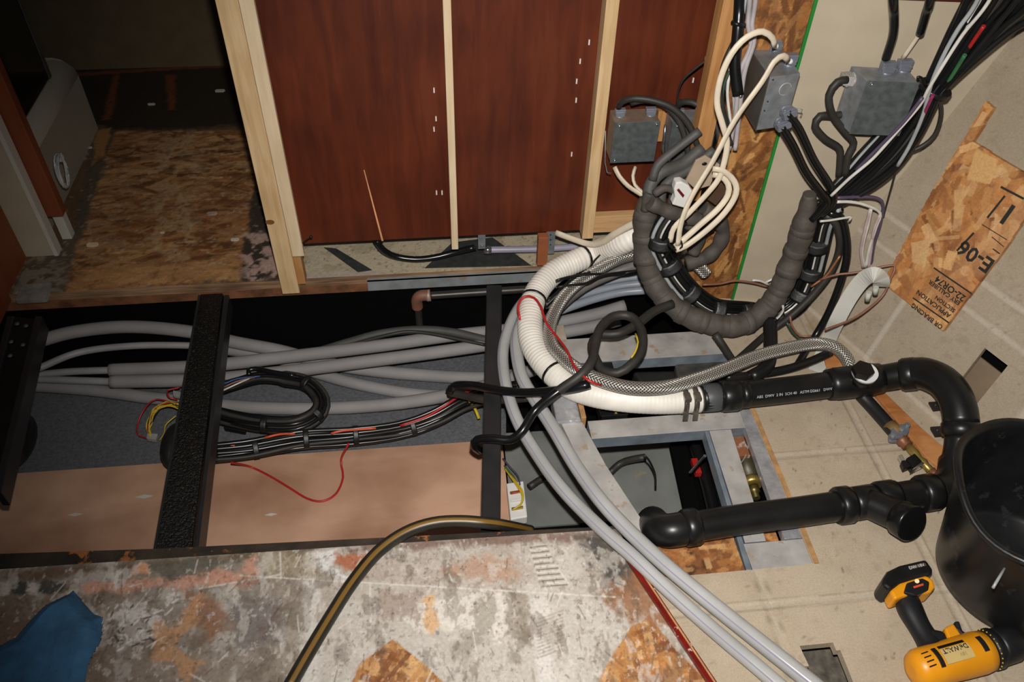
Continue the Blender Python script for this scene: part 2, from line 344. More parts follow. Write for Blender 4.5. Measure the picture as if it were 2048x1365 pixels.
def surface(name, plane, quad, res, paint, mat, base, holes=(), thick=.018, parent=None, relief=None):
    """quad: 4 (a,b) corners; holes: polygons in (a,b)"""
    q = [Vector((*p, 0)) for p in quad]
    nu = max(2, int((q[1]-q[0]).length/res)); nv = max(2, int(max((q[3]-q[0]).length, (q[2]-q[1]).length)/res))
    U, V = np.meshgrid(np.linspace(0, 1, nu+1), np.linspace(0, 1, nv+1))
    f = lambda k: (q[0][k]*(1-U)+q[1][k]*U)*(1-V) + (q[3][k]*(1-U)+q[2][k]*U)*V
    A, B = f(0), f(1)
    pa = Paint(A, B, base, plane); paint(pa)
    H = relief(A, B) if relief else np.zeros(A.shape)
    o, a, b, n = [np.array(x) for x in (plane.o, plane.a, plane.b, plane.n)]
    Wp = o + A[..., None]*a + B[..., None]*b + H[..., None]*n
    idx = np.arange((nu+1)*(nv+1)).reshape(nv+1, nu+1)
    F = np.stack([idx[:-1, :-1], idx[:-1, 1:], idx[1:, 1:], idx[1:, :-1]], -1).reshape(-1, 4)
    ca = (A[:-1, :-1]+A[1:, 1:])/2; cb = (B[:-1, :-1]+B[1:, 1:])/2; keep = np.ones(ca.shape, bool)
    for h in holes: keep &= sdf(h, ca, cb) > 0
    F = F[keep.reshape(-1)]
    E = np.concatenate([F[:, [0, 1]], F[:, [1, 2]], F[:, [2, 3]], F[:, [3, 0]]]); key = np.sort(E, 1)
    kk = key[:, 0].astype(np.int64)*10**7+key[:, 1]; u_, inv, cnt = np.unique(kk, return_inverse=True, return_counts=True)
    bd = E[cnt[inv.reshape(-1)] == 1]
    vs = Wp.reshape(-1, 3); nvt = len(vs); bv = np.unique(bd); mp = {int(v): nvt+i for i, v in enumerate(bv)}
    low = vs[bv] - n*thick; vs2 = np.concatenate([vs, low]); cols = pa.c.reshape(-1, 3); cols2 = np.concatenate([cols, cols[bv]])
    if np.cross(a, b).dot(n) < 0: F = F[:, ::-1]; bd = bd[:, ::-1]
    faces = F.tolist() + [[int(e[1]), int(e[0]), mp[int(e[0])], mp[int(e[1])]] for e in bd]
    off = vs2.mean(0); off[2] = vs2[:, 2].min() if parent is None else off[2]
    if parent is not None: off = np.array(parent.location)
    me = bpy.data.meshes.new(name); me.from_pydata((vs2-off).tolist(), [], faces)
    at = me.color_attributes.new('Col', 'FLOAT_COLOR', 'POINT'); d = np.ones((len(vs2), 4), np.float32); d[:, :3] = np.clip(cols2, 0, 1); at.data.foreach_set('color', d.ravel())
    me.materials.append(mat); me.update()
    ob = bpy.data.objects.new(name, me); COL.objects.link(ob)
    if parent is not None: ob.parent = parent
    else: ob.location = Vector(off)
    return ob
VC_floor = vcmat('worn subfloor', .62, .45, 70, .12, 160, .45); VC_vinyl = vcmat('cream vinyl flooring', .5, .15, 120, .1, 300, .4); VC_osb = vcmat('strand board', .6, .35, 90, .12, 200)
OSB = [(196, 142, 84), (168, 112, 60), (140, 84, 44), (210, 164, 110), (120, 72, 40), (184, 128, 76)]

# ============================================================ THE SETTING
YE = 1.735                                   # far edge of the open trench
def st(o): o['kind'] = 'structure'; return o
# ---- near subfloor
def paint_near(p):
    X, Y = p.X, p.Y
    p.noise((172, 162, 150), 9, .42, .2, .9, 1, sx=1.0, sy=.6); p.noise((124, 112, 100), 12, .58, .12, .45, 2); p.noise((194, 186, 178), 20, .60, .08, .5, 3)
    # brown left side
    p.poly([(-300, 1180), (150, 1160), (260, 1250), (330, 1365), (300, 1500), (-300, 1500)], (116, 92, 72), .06, .08, 9, .9)
    p.poly([(180, 1180), (420, 1165), (520, 1200), (560, 1400), (200, 1400)], (136, 122, 110), .05, .06, 12, .8, 3)
    p.noise((96, 80, 66), 30, .60, .08, .45, 7)
    # plaster white areas
    p.poly([(610, 1095), (800, 1085), (1230, 1085), (1275, 1180), (1350, 1255), (1180, 1380), (600, 1380), (650, 1200), (560, 1130)], (198, 190, 180), .02, .03, 14, .9, 4)
    p.poly([(680, 1130), (1050, 1110), (1060, 1165), (860, 1175), (700, 1180)], (176, 160, 146), .02, .04, 22, .65, 12)
    p.noise((168, 152, 138), 10, .54, .14, .4, 13); p.noise((206, 200, 192), 26, .58, .08, .4, 14)
    p.poly([(600, 1120), (632, 1115), (640, 1200), (640, 1380), (598, 1380), (604, 1250)], (214, 208, 200), .006, .012, 30, .85, 6)
    p.poly([(850, 1205), (1000, 1180), (1060, 1205), (1020, 1280), (960, 1260), (840, 1262), (812, 1240)], (222, 214, 204), .004, .016, 40, .9, 7)
    p.poly([(1060, 1200), (1090, 1180), (1110, 1380), (1075, 1380)], (220, 214, 208), .006, .016, 30, .8, 8)
    p.poly([(760, 1180), (840, 1190), (836, 1235), (750, 1240)], (166, 148, 136), .006, .016, 34, .8, 9)
    p.poly([(1005, 1180), (1055, 1185), (1060, 1290), (1010, 1270)], (150, 138, 122), .004, .012, 44, .8, 10)
    p.poly([(950, 1185), (985, 1180), (1000, 1230), (985, 1270), (960, 1300), (930, 1330), (900, 1300), (940, 1250)], (158, 150, 134), .005, .02, 30, .75, 15)
    # comb trowel ridges
    for k in range(15):
        p.line((1060+k*1.6, 1096+k*5.6), (1092+k*3, 1092+k*5.6), .0016, (224, 216, 206) if k % 2 else (104, 92, 80), .9)
    for k in range(12):
        p.line((1075, 1240+k*7), (1125, 1222+k*7), .002, (150, 138, 126), .6)
    # stains near the trench edge
    p.poly([(-300, 1140), (0, 1142), (330, 1124), (560, 1100), (640, 1098), (400, 1128), (150, 1152), (-300, 1175)], (104, 84, 62), .008, .018, 26, .85, 20)
    p.poly([(20, 1168), (52, 1163), (130, 1170), (150, 1178), (120, 1188), (25, 1186)], (66, 68, 62), .003, .008, 50, .95, 21)
    p.poly([(0, 1168), (18, 1165), (18, 1190), (0, 1192)], (198, 190, 180), .003, .006, 50, .95, 22)
    p.poly([(55, 1165), (80, 1165), (72, 1190), (52, 1182)], (206, 196, 186), .003, .006, 50, .95, 23)
    p.poly([(160, 1170), (300, 1158), (430, 1142), (470, 1150), (512, 1112), (512, 1170), (430, 1172), (300, 1178), (170, 1190)], (204, 150, 128), .005, .014, 36, .9, 24)
    p.poly([(300, 1130), (400, 1118), (470, 1118), (420, 1146), (330, 1156)], (104, 100, 90), .004, .014, 44, .85, 25)
    p.poly([(225, 1145), (245, 1140), (240, 1175), (232, 1188), (222, 1172)], (216, 206, 196), .003, .01, 60, .95, 26)
    p.poly([(260, 1132), (298, 1128), (298, 1144), (262, 1150)], (214, 156, 120), .003, .01, 60, .9, 27)
    p.poly([(515, 1108), (600, 1104), (640, 1150), (540, 1156)], (160, 146, 120), .005, .016, 30, .8, 28)
    p.poly([(626, 1106), (668, 1102), (672, 1140), (700, 1156), (680, 1162), (640, 1130)], (224, 220, 216), .003, .01, 60, .95, 29)
    p.poly([(672, 1108), (720, 1104), (735, 1130), (690, 1142), (670, 1125)], (176, 104, 70), .006, .012, 40, .9, 30)
    p.poly([(700, 1085), (1240, 1062), (1240, 1078), (700, 1104)], (124, 96, 84), .006, .012, 30, .8, 31)
    p.poly([(225, 1210), (330, 1200), (350, 1260), (280, 1290), (230, 1260)], (210, 202, 196), .012, .05, 50, .9, 32, nscale=(60, .5))
    for k in range(34):
        rn = random.Random(k); x, y = rn.uniform(215, 350), rn.uniform(1205, 1300); p.line((x, y), (x+rn.uniform(-14, 18), y+rn.uniform(-10, 12)), .0022, rn.choice([(226, 220, 214), (50, 50, 52), (60, 58, 58)]), .9)
    p.poly([(380, 1190), (440, 1186), (452, 1260), (400, 1290)], (150, 98, 70), .01, .03, 24, .7, 33)
    p.poly([(455, 1200), (560, 1190), (570, 1290), (470, 1300)], (112, 104, 104), .012, .03, 26, .75, 34)
    p.poly([(310, 1240), (345, 1255), (400, 1180), (420, 1180), (350, 1290), (420, 1330), (380, 1350), (300, 1320)], (196, 146, 104), .005, .02, 30, .75, 35)
    p.poly([(870, 1130), (1000, 1105), (1035, 1112), (1030, 1150), (980, 1160), (900, 1165)], (182, 142, 116), .01, .03, 26, .7, 36)
    p.poly([(845, 1200), (870, 1190), (872, 1250), (862, 1265), (850, 1240)], (216, 172, 124), .003, .012, 50, .9, 37)
    # bare strand board patches
    osb1 = [(785, 1280), (850, 1330), (895, 1375), (700, 1375), (720, 1330)]
    osb2 = [(1262, 1255), (1300, 1235), (1350, 1300), (1440, 1390), (1190, 1390), (1215, 1330)]
    for i, o in enumerate((osb1, osb2)):
        p.poly(o, (176, 116, 62), .003, .005, 30, 1, 40+i); p.chips(150, .07, .014, OSB, o, None, .85, 3+i)
    p.poly([(1170, 1075), (1240, 1070), (1290, 1150), (1240, 1185), (1200, 1160)], (72, 68, 64), .015, .03, 24, .95, 43)
    p.poly([(1200, 1160), (1290, 1150), (1350, 1250), (1300, 1240), (1262, 1250), (1230, 1215)], (150, 104, 68), .012, .03, 24, .9, 44)
    for a, b in [((480, 1152), (1230, 1195)), ((560, 1105), (562, 1160)), ((400, 1178), (560, 1150)), ((740, 1170), (742, 1260)), ((250, 1240), (300, 1180))]: p.line(a, b, .002, (222, 214, 204), .8)
    for (col, sc_, th, am, sd, ax_) in (((98, 82, 68), 26, .62, .45, 51, .6), ((212, 204, 194), 34, .64, .45, 52, .5), ((120, 98, 78), 110, .63, .35, 53, .6), ((222, 216, 208), 120, .68, .4, 54, .7), ((74, 64, 56), 150, .70, .5, 55, 1)):
        p.noise(col, sc_, th, .05, am, sd, sx=1, sy=ax_)
    for k in range(160):
        rn = random.Random(900+k); a, b = rn.uniform(-.8, .4), rn.uniform(.4, .88); l = rn.uniform(.005, .04); an = rn.gauss(1.4, .5)
        p.line((a, b), (a+l*math.cos(an), b+l*math.sin(an)), .0015, rn.choice([(226, 220, 212), (90, 78, 66), (140, 124, 108)]), .6, px=False)
f1 = surface('floor', FLOOR, [(-1.15, .40), (.508, .40), (.345, .893), (-1.15, .925)], .0021, paint_near, VC_floor, (150, 138, 124), thick=.03)
st(f1)
# ---- cream vinyl floor to the right
PIT = [(.30, .777), (.716, .777), (.716, 1.70), (.30, 1.70)]
def paint_vinyl(p):
    p.noise((168, 150, 128), 6, .5, .25, .6, 1); p.noise((192, 176, 154), 9, .54, .2, .5, 2); p.noise((150, 132, 110), 50, .66, .06, .3, 3)
    for gx in (.248, .598, .95, 1.30): grout(p, 'x', gx)
    for gy in (.362, .702, 1.042): grout(p, 'y', gy)
    rn = random.Random(5)
    for k in range(260):
        a, b = rn.uniform(.4, 1.25), rn.uniform(.4, 1.6); r = rn.uniform(.001, .0028)
        p.line((a, b), (a+rn.uniform(-.006, .006), b+rn.uniform(-.006, .006)), r, rn.choice([(120, 104, 84), (140, 120, 96), (90, 78, 66)]), .7, px=False)
    p.poly([(1560, 655), (1650, 640), (1660, 690), (1600, 715), (1540, 690)], (150, 124, 88), .02, .04, 20, .55, 8, nscale=(30, .45))
    p.noise((186, 172, 152), 16, .6, .1, .3, 11)
def grout(p, ax, v):
    d = np.abs((p.X if ax == 'x' else p.Y)-v + (fbm(p.X, p.Y, 6, 2, 3)-.5)*.003)
    p.mix(np.clip(1.2-d/.009, 0, 1)*.45, (186, 174, 156)); p.mix(np.clip(1-np.abs(d-.0095)/.0022, 0, 1)*.6, (124, 110, 92))
def rel_v(A, B):
    h = np.zeros(A.shape)
    for gx in (.248, .598, .95): h -= .0016*np.clip(1.4-np.abs(A-gx)/.008, 0, 1)
    for gy in (.362, .702, 1.042): h -= .0016*np.clip(1.4-np.abs(B-gy)/.008, 0, 1)
    return h
HOLE = [FLOOR.ab(1597, 1292), FLOOR.ab(1668, 1284), FLOOR.ab(1712, 1375), FLOOR.ab(1632, 1378)]
f2 = surface('floor', FLOOR, [(.70, .25), (1.6, .25), (1.6, 1.60), (.70, 1.60)], .0040, paint_vinyl, VC_vinyl, (178, 162, 140), holes=[PIT, HOLE], thick=.018, relief=rel_v); st(f2)
f2b = surface('floor', FLOOR, [(.565, .25), (.70, .25), (.70, .777), (.382, .777)], .0040, paint_vinyl, VC_vinyl, (178, 162, 140), holes=[HOLE], thick=.018, relief=rel_v); st(f2b)
# ---- passage floor and the strip seen under the partition
def paint_far(p):
    X_, Y_ = p.X, p.Y
    osb = [(230, 262), (505, 262), (520, 380), (478, 560), (250, 575), (118, 592)]
    p.noise((96, 72, 50), 10, .5, .12, .7, 1)
    p.poly(osb, (168, 118, 72), .004, .006, 20, 1, 2)
    p.chips(1300, .09, .014, [(196, 148, 94), (150, 100, 58), (112, 68, 36), (190, 146, 98), (92, 58, 34), (134, 88, 50), (160, 122, 88)], osb, .1, .8, 4, sp=.35)
    p.poly([(240, 400), (480, 380), (480, 470), (220, 480)], (128, 76, 42), .03, .05, 16, .45, 5); p.poly([(320, 250), (400, 250), (380, 560), (300, 480)], (196, 164, 122), .02, .04, 14, .45, 6, nscale=(40, .45))
    p.poly([(150, 535), (470, 520), (478, 560), (140, 585)], (190, 140, 90), .02, .03, 20, .6, 36)
    p.poly([(140, 120), (470, 110), (520, 250), (360, 262), (200, 262), (140, 240)], (44, 36, 28), .02, .02, 14, .95, 7)
    for q in ([(205, 240), (228, 150), (240, 150), (222, 240)], [(150, 146), (460, 126), (460, 133), (150, 153)], [(330, 150), (352, 150), (350, 220), (336, 220)]):
        p.poly(q, (118, 66, 36), .006, .008, 40, .9, 8)
    p.poly([(185, 250), (230, 262), (118, 600), (20, 640), (20, 560), (150, 460)], (92, 80, 66), .008, .016, 30, .95, 9)
    p.poly([(50, 520), (120, 510), (130, 560), (110, 600), (20, 610)], (140, 128, 112), .01, .03, 26, .9, 10, nscale=(50, .42))
    p.poly([(190, 262), (222, 255), (210, 310), (185, 330)], (170, 122, 72), .004, .008, 40, .9, 11)
    p.poly([(508, 380), (560, 370), (590, 600), (475, 560)], (56, 48, 42), .006, .014, 24, .95, 12)
    p.poly([(490, 470), (590, 460), (590, 560), (478, 556)], (188, 156, 142), .01, .03, 20, .85, 13, nscale=(36, .4))
    p.mix(np.clip((fbm(X_, Y_, 60, 5, 14)-.68)/.06, 0, 1)*.4*(Y_ < 2.45), (200, 176, 146)); p.noise((60, 46, 34), 40, .66, .08, .4, 15)
    p.poly([(110, 585), (560, 556), (575, 590), (30, 640)], (88, 74, 58), .006, .02, 40, .8, 16, nscale=(60, .45))
    # cream lino under the partition
    lino = [(596, 470), (1500, 430), (1500, 552), (604, 566)]
    p.poly(lino, (186, 172, 146), .004, .004, 30, 1, 17); p.poly(lino, (156, 142, 116), .01, .03, 14, .6, 18, nscale=(26, .5))
    p.poly(lino, (92, 80, 64), .004, .02, 60, .6, 19, nscale=(120, .66))
    p.poly([(604, 548), (760, 543), (800, 552), (604, 560)], (172, 158, 150), .008, .01, 40, .8, 20)
f3 = surface('floor', FLOOR, [(-1.6, YE), (1.1, YE), (1.1, 3.0), (-1.6, 3.0)], .0040, paint_far, VC_floor, (116, 88, 60), thick=.03); st(f3)
# ---- trench lining
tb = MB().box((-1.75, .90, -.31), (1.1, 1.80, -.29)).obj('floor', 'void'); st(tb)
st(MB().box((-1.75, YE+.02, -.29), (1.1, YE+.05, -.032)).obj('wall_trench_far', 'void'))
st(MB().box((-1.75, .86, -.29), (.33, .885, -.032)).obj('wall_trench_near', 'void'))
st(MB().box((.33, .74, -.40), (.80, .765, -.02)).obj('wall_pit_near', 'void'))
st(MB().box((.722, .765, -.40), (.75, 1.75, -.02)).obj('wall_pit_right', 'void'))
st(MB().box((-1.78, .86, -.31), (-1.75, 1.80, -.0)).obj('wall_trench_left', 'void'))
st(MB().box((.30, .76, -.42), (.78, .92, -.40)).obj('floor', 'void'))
# ---- small service hole in the vinyl
hb = MB().box((.58, .50, -.09), (.76, .66, -.075)).obj('floor', mk('grimy grey underlay', (92, 84, 74), .7, var=.5, vs=60, bump=.6)); st(hb)
# ---- leaning right wall, with its square service opening
def paint_wr(p):
    p.noise((156, 142, 122), 5, .48, .25, .7, 1); p.noise((140, 126, 106), 70, .62, .08, .35, 2); p.noise((182, 170, 150), 14, .58, .16, .3, 3)
    top = np.clip((p.Y-.25)/.35, 0, 1); p.mix(top*.4, (140, 128, 106))
    for s_ in (.05, -.30, .40): 
        d = np.abs(p.X-s_); m = (p.Y < .30); p.mix(np.clip(1.2-d/.009, 0, 1)*.5*m, (206, 198, 184)); p.mix(np.clip(1-np.abs(d-.0095)/.002, 0, 1)*.5*m, (150, 138, 118))
    for t_ in (.008, .254, .322):
        d = np.abs(p.Y-t_); p.mix(np.clip(1.2-d/.008, 0, 1)*.4, (206, 198, 184)); p.mix(np.clip(1-np.abs(d-.009)/.002, 0, 1)*.5, (146, 134, 114))
    rn = random.Random(8)
    for k in range(420):
        a, b = rn.uniform(-.3, .4), rn.uniform(0, .85); p.line((a, b), (a+rn.uniform(-.004, .004), b+rn.uniform(-.004, .004)), rn.uniform(.0008, .002), (110, 98, 80), .5, px=False)
WH = [WR.ab(1968, 697), WR.ab(2015, 735), WR.ab(1962, 826), WR.ab(1914, 768)]
a0 = WH[0][0]; a1 = WH[1][0]; b1 = (WH[0][1]+WH[1][1])/2; b0 = .035
WHr = [(a1, b0), (a0, b0), (a0, b1), (a1, b1)]
wr = surface('wall_right', WR, [(-1.0, -.02), (.42, -.02), (.42, 1.6), (-1.0, 1.6)], .0045, paint_wr, VC_vinyl, (168, 154, 134), holes=[WHr], thick=.012); st(wr)
if (WR.a.cross(WR.b)).dot(WR.n) < 0: pass
q = [WR.w(a1-.02, b0-.03, -.032), WR.w(a0+.03, b0-.03, -.032), WR.w(a0+.03, b1-.035, -.032), WR.w(a1-.02, b1-.035, -.032)]
st(MB().prism(q, -WR.n*.004).obj('wall_cavity', mk('tan cavity board', (128, 110, 88), .7, var=.2)))
st(MB().prism([WR.w(a1-.1, b0-.1, -.07), WR.w(a0+.1, b0-.1, -.07), WR.w(a0+.1, b1+.1, -.07), WR.w(a1-.1, b1+.1, -.07)], -WR.n*.004).obj('wall_cavity', 'void'))
# ---- cream panel with green edge band, strand board beside it
pb = MB().prism([WBK.w(.004, -.0), WBK.w(.60, 0), WBK.w(.60, .80), WBK.w(.004, .80)], -WBK.n*.012).obj('wall_back', 'creamwall'); st(pb)
ge = MB().prism([WBK.w(-.003, 0, .0008), WBK.w(.004, 0, .0008), WBK.w(.004, .80, .0008), WBK.w(-.003, .80, .0008)], -WBK.n*.014).obj('edge_band', 'greenedge', pb)
ge['label'] = 'bright green edge band'
def paint_strip(p):
    p.chips(660, .10, .016, [(176, 120, 62), (150, 96, 46), (120, 72, 34), (196, 146, 88), (96, 56, 28), (160, 112, 66)], None, 1.35, .85, 6, sp=.35)
    p.noise((84, 50, 26), 30, .64, .06, .6, 4)
WST = Plane(WBK.w(-.003, 0, -.004), WBK.a, WBK.b); WST.n = WBK.n
sb = surface('wall_back', WST, [(-.125, 0), (0, 0), (0, 1.5), (-.125, 1.5)], .0026, paint_strip, VC_osb, (150, 100, 54), thick=.012); st(sb)
st(MB().prism([WBK.w(0, .802, .012), WBK.w(.62, .802, .012), WBK.w(.72, 1.9, .012), WBK.w(0, 1.9, .012)], -WBK.n*.03).obj('trim_1', 'band'))
# ---- mahogany partition
YS, YPN = 1.70, 1.742
xl, xr = PYp(600, 493, YPN).x, .70
zb = PYp(885, 474, YPN).z
pp = MB()
cuts = [xl-.03, PYp(905, 300, YPN).x, PYp(1200, 300, YPN).x, xr]
for i in range(3): pp.box((cuts[i]+.0005, YPN, zb+(0 if i < 2 else .045)), (cuts[i+1]-.0005, YPN+.006, 2.0))
part = st(pp.obj('wall_partition', 'redpanel'))
stp = [(872, 237), (868, 258), (884, 385), (873, 385), (1153, 162), (1160, 122), (1178, 84), (1152, 200), (1143, 308), (1411, 118), (1386, 160), (1198, 180), (868, 180)]
for x, y in stp:
    c = PYp(x, y, YPN); MB().box((c.x-.0016, YPN-.0025, c.z-.006), (c.x+.0016, YPN+.001, c.z+.006)).obj('staple', 'white', part)
c1, c2 = PYp(728, 340, YPN), PYp(764, 482, YPN)
MB().prism([c1+Vector((-.001, -.001, 0)), c1+Vector((.0012, -.001, 0)), c2+Vector((.004, -.001, 0)), c2+Vector((-.001, -.001, 0))], (0, .002, 0)).obj('split', mk('raw split wood', (224, 160, 110), .8), part)['label'] = 'pale split in the veneer'
# ---- left side
xcab = -1.083
st(MB().box((xcab-.03, 1.27, -.02), (xcab, 1.885, 1.5)).obj('wall_left', 'redwood'))
ww = MB().box((-1.6, 1.887, -.0), (PYp(98, 486, 1.887).x, 1.91, 1.5)).obj('wall_left', 'creamwall'); st(ww)
st(MB().box((PYp(98, 486, 1.887).x, 1.884, 0), (PYp(112, 508, 1.887).x+.006, 1.915, 1.5)).obj('trim_2', 'wtrim', ))
st(MB().box((-1.008, 1.958, 0), (-.982, 1.985, 1.5)).obj('trim_3', 'wtrim'))
st(MB().box((-1.045, 1.915, .0), (-1.028, 1.955, 1.5)).obj('trim_4', 'wtrim'))
st(MB().box((-1.6, 2.97, 0), (.0, 3.0, 1.4)).obj('wall_far', mk('dim tan wall', (92, 78, 54), .8, var=.15)))
st(MB().box((-1.6, 2.955, .30), (.0, 2.975, .42)).obj('trim_5', mk('dark red rail', (100, 40, 20), .5)))

# ============================================================ TRENCH FLOOR PIECES
o = MB().prism([Z(-160, 800, -.285), Z(1012, 700, -.285), Z(1012, 884, -.285), Z(-160, 965, -.285)], (0, 0, .01)).obj('carpet_underlay', 'carpet')
tag(o, 'grey speckled carpet underlay covering the bottom of the open trench', 'underlay')
o = MB().prism([Z(-200, 968, -.278), Z(1004, 884, -.278), Z(1024, 1075, -.278), Z(-260, 1160, -.278)], (0, 0, .009)).obj('plywood_sheet', 'ply')
tag(o, 'thin tan plywood sheet lying along the near side of the trench bottom', 'plywood')
for (x, y, s) in ((288, 994, 1), (150, 1030, .8), (542, 1030, .7), (1040, 1010, .9)):
    if x < 1000:
        c = Z(x, y, -.2685); MB().prism([c+Vector((-.022*s, 0, 0)), c+Vector((0, -.006*s, 0)), c+Vector((.022*s, 0, 0)), c+Vector((0, .006*s, 0))], (0, 0, .0008)).obj('filler_spot', 'wtrim', o)['label'] = 'pale filler smear'
ms = MB().prism([Z(1006, 870, -.284), Z(1345, 850, -.284), Z(1372, 1035, -.284), Z(1026, 1060, -.284)], (0, 0, .006)).obj('metal_sheet', 'sheet')
tag(ms, 'grey stained metal sheet at the bottom of the pit right of the plywood', 'metal sheet')
# ============================================================ BEAMS
b = thing('steel_beam', 'wide pitch-coated black steel beam bridging the trench, left of centre', 'beam', Z(355, 850, -.10))
MB().prism([Z(401, 586, -.034), Z(446, 584, -.034), Z(383, 1098, -.034), Z(309, 1102, -.034)], (0, 0, -.045)).obj('top_plate', 'joist', b, .003)
MB().prism([Z(448, 590, -.03), Z(458, 590, -.03), Z(397, 1097, -.03), Z(389, 1097, -.03)], (0, 0, -.05)).obj('side_flange', 'bsteel', b, .001)
MB().prism([Z(396, 590, -.03), Z(401, 590, -.03), Z(311, 1100, -.03), Z(306, 1100, -.03)], (0, 0, -.05)).obj('side_flange', 'bsteel', b, .001)
b = MB().prism([Z(973, 570, -.03), Z(1004, 570, -.03), Z(1001, 1058, -.03), Z(961, 1058, -.03)], (0, 0, -.038)).obj('steel_beam', 'bsteel', None, .004)
tag(b, 'narrow square black steel tube bridging the trench at its middle', 'beam')
b = thing('steel_beam', 'black slotted steel channel at the far left end of the trench', 'beam', Z(20, 800, -.12))
MB().prism([Z(28, 632, -.03), Z(82, 640, -.03), Z(-10, 975, -.03), Z(-75, 975, -.03)], (0, 0, -.02)).obj('channel_web', 'blk', b, .003)
MB().prism([Z(70, 632, -.02), Z(84, 632, -.02), Z(2, 985, -.02), Z(-14, 985, -.02)], (0, 0, -.05)).obj('side_flange', 'bsteel', b, .002)
MB().prism([Z(14, 632, -.02), Z(28, 632, -.02), Z(-60, 975, -.02), Z(-75, 975, -.02)], (0, 0, -.05)).obj('side_flange', 'bsteel', b, .002)
for (x, y) in ((34, 648), (22, 684), (20, 712), (52, 652), (46, 690)):
    MB().ball(Z(x, y, -.026), .006, 0, 8, (1, 1, .6)).obj('bolt', 'galv', b)
st(MB().prism([Z(-300, 1118, -.005), Z(320, 1098, -.005), Z(1250, 1052, -.005), Z(1250, 1064, -.005), Z(330, 1122, -.005), Z(-300, 1150, -.005)], (0, 0, -.05)).obj('trim_6', mk('blackened rim timber', (52, 42, 32), .7, var=.6, vs=14, bump=.4, col2=(150, 92, 46), thr=.6)))
# far rim: split plywood edge, metal flashing
st(MB().box((-1.2, YE-.001, -.030), (.80, YE+.02, -.002)).obj('trim_7', 'plyedge'))
fx0, fx1 = PYp(734, 560, YE-.012).x, PYp(1290, 545, YE-.012).x
o = MB().box((fx0, YE-.014, -.046), (fx1, YE-.010, -.012)).box((fx0, YE-.014, -.014), (fx1, YE+.001, -.012)).obj('metal_flashing', mk('scuffed flashing', (150, 156, 158), .5, .3, var=.2, vs=26, col2=(160, 136, 116), thr=.6))
tag(o, 'long grey metal flashing strip nailed along the far rim of the trench', 'flashing')
o = MB().box((-1.12, YE-.004, -.055), (fx0, YE+.02, -.030)).obj('trim_8', mk('brown rim board', (122, 78, 50), .8, var=.5, vs=26, bump=.3)); st(o)
o = MB().box((Z(28, 612).x, YE-.03, -.01), (Z(90, 604).x, YE+.03, .004)).obj('metal_plate', mk('scuffed pale plate', (148, 144, 136), .6, .2, var=.35, vs=40)); tag(o, 'small scuffed pale plate on the floor corner above the left end of the trench', 'plate')

# ============================================================ STUDS
def stud(x0, x1, zb, y0, y1, mat, label, zt=1.9, name='wall_stud'):
    o = MB().box((x0, y0, zb), (x1, y1, zt)).obj(name, mat, None, .0015); return tag(o, label, 'stud')
A_, B_ = PYp(566, 586, YS), PYp(599, 586, YS)
zlo = PYp(583, 588, YS).z
s = stud(PYp(430, 2, YS).x, PYp(599, 584, YS).x, zlo, YS-.0, YS+.033, 'pine', 'knotty pine stud at the left end of the mahogany panels, reaching down to the trench')
x0 = PYp(430, 0, YS).x
kn = PYp(540, 445, YS-.0006); MB().tube([kn, kn+Vector((0, .001, 0))], .009, 14, flat=(.8, 1.2)).obj('knot', mk('dark knot', (130, 84, 48), .6), s)['label'] = 'dark oval knot'
s2 = stud(PYp(477, 3, YS-.016).x, PYp(508, 3, YS-.016).x, PYp(590, 514, YS-.016).z, YS-.016, YS-.001, 'pinel', 'pale narrow batten nailed on the face of the leftmost long stud', name='batten')
s3 = stud(PYp(585, 560, YS+.0).x+.001, PYp(603, 540, YS+.0).x+.004, zlo+.03, YS+.001, YS+.034, 'pined', 'short darker stud piece behind the pale batten at the left end', zt=.13)
stud(PYp(886, 20, YS).x, PYp(911, 300, YS).x, PYp(904, 500, YS).z, YS, YPN-.001, 'pinel', 'pale narrow batten standing down the middle of the mahogany panels')
xs0, xs1 = PYp(1168, 440, YS).x, PYp(1190, 440, YS).x
stud(xs0, xs1, PYp(1178, 478, YS).z, YS, YPN-.001, 'pine', 'pine stud right of the middle batten, with a dark stain, left of the junction boxes')
o = MB().box((xs1+.001, YS+.018, PYp(1240, 472, YS).z), (PYp(1300, 470, YS).x, YPN-.001, PYp(1240, 440, YS).z)).obj('batten', woodmat('flat pine rail', (190, 146, 96), (222, 184, 138), 'X', 6), None, .001); tag(o, 'short horizontal pine rail at the foot of the junction box bay', 'batten')
o = MB().box((PYp(1316, 250, YS).x, YS+.01, PYp(1320, 288, YS).z), (PYp(1336, 250, YS).x, YPN-.001, PYp(1320, 228, YS).z)).obj('wood_block', 'pined', None, .001); tag(o, 'small orange wood block between the two left junction boxes', 'wood block')
q = WBK.w(-.155, 0, .0)
o = MB().box((q.x-.022, q.y+.01, .30), (q.x+.018, q.y+.05, 1.9)).obj('wall_stud', 'pined', None, .001); tag(o, 'orange pine stud behind the cables, beside the strand board edge', 'stud')
o = MB().box((PYp(1074, 490, YE-.01).x, YE-.03, PYp(1084, 522, YE-.01).z), (PYp(1094, 490, YE-.01).x, YE-.008, .118)).obj('wood_block', mk('reddish block', (158, 92, 56), .6, var=.2), None, .001); tag(o, 'upright reddish wood block over the grey pipe under the partition', 'wood block')
# bent nail
c = PYp(622, 474, YS-.02); o = MB().tube([PYp(603, 488, YS-.005), PYp(612, 481, YS-.015), c], .0014, 8).ball(c, .004, 0, 8).obj('nail', 'blk'); tag(o, 'bent black nail sticking out beside the leftmost stud', 'nail')

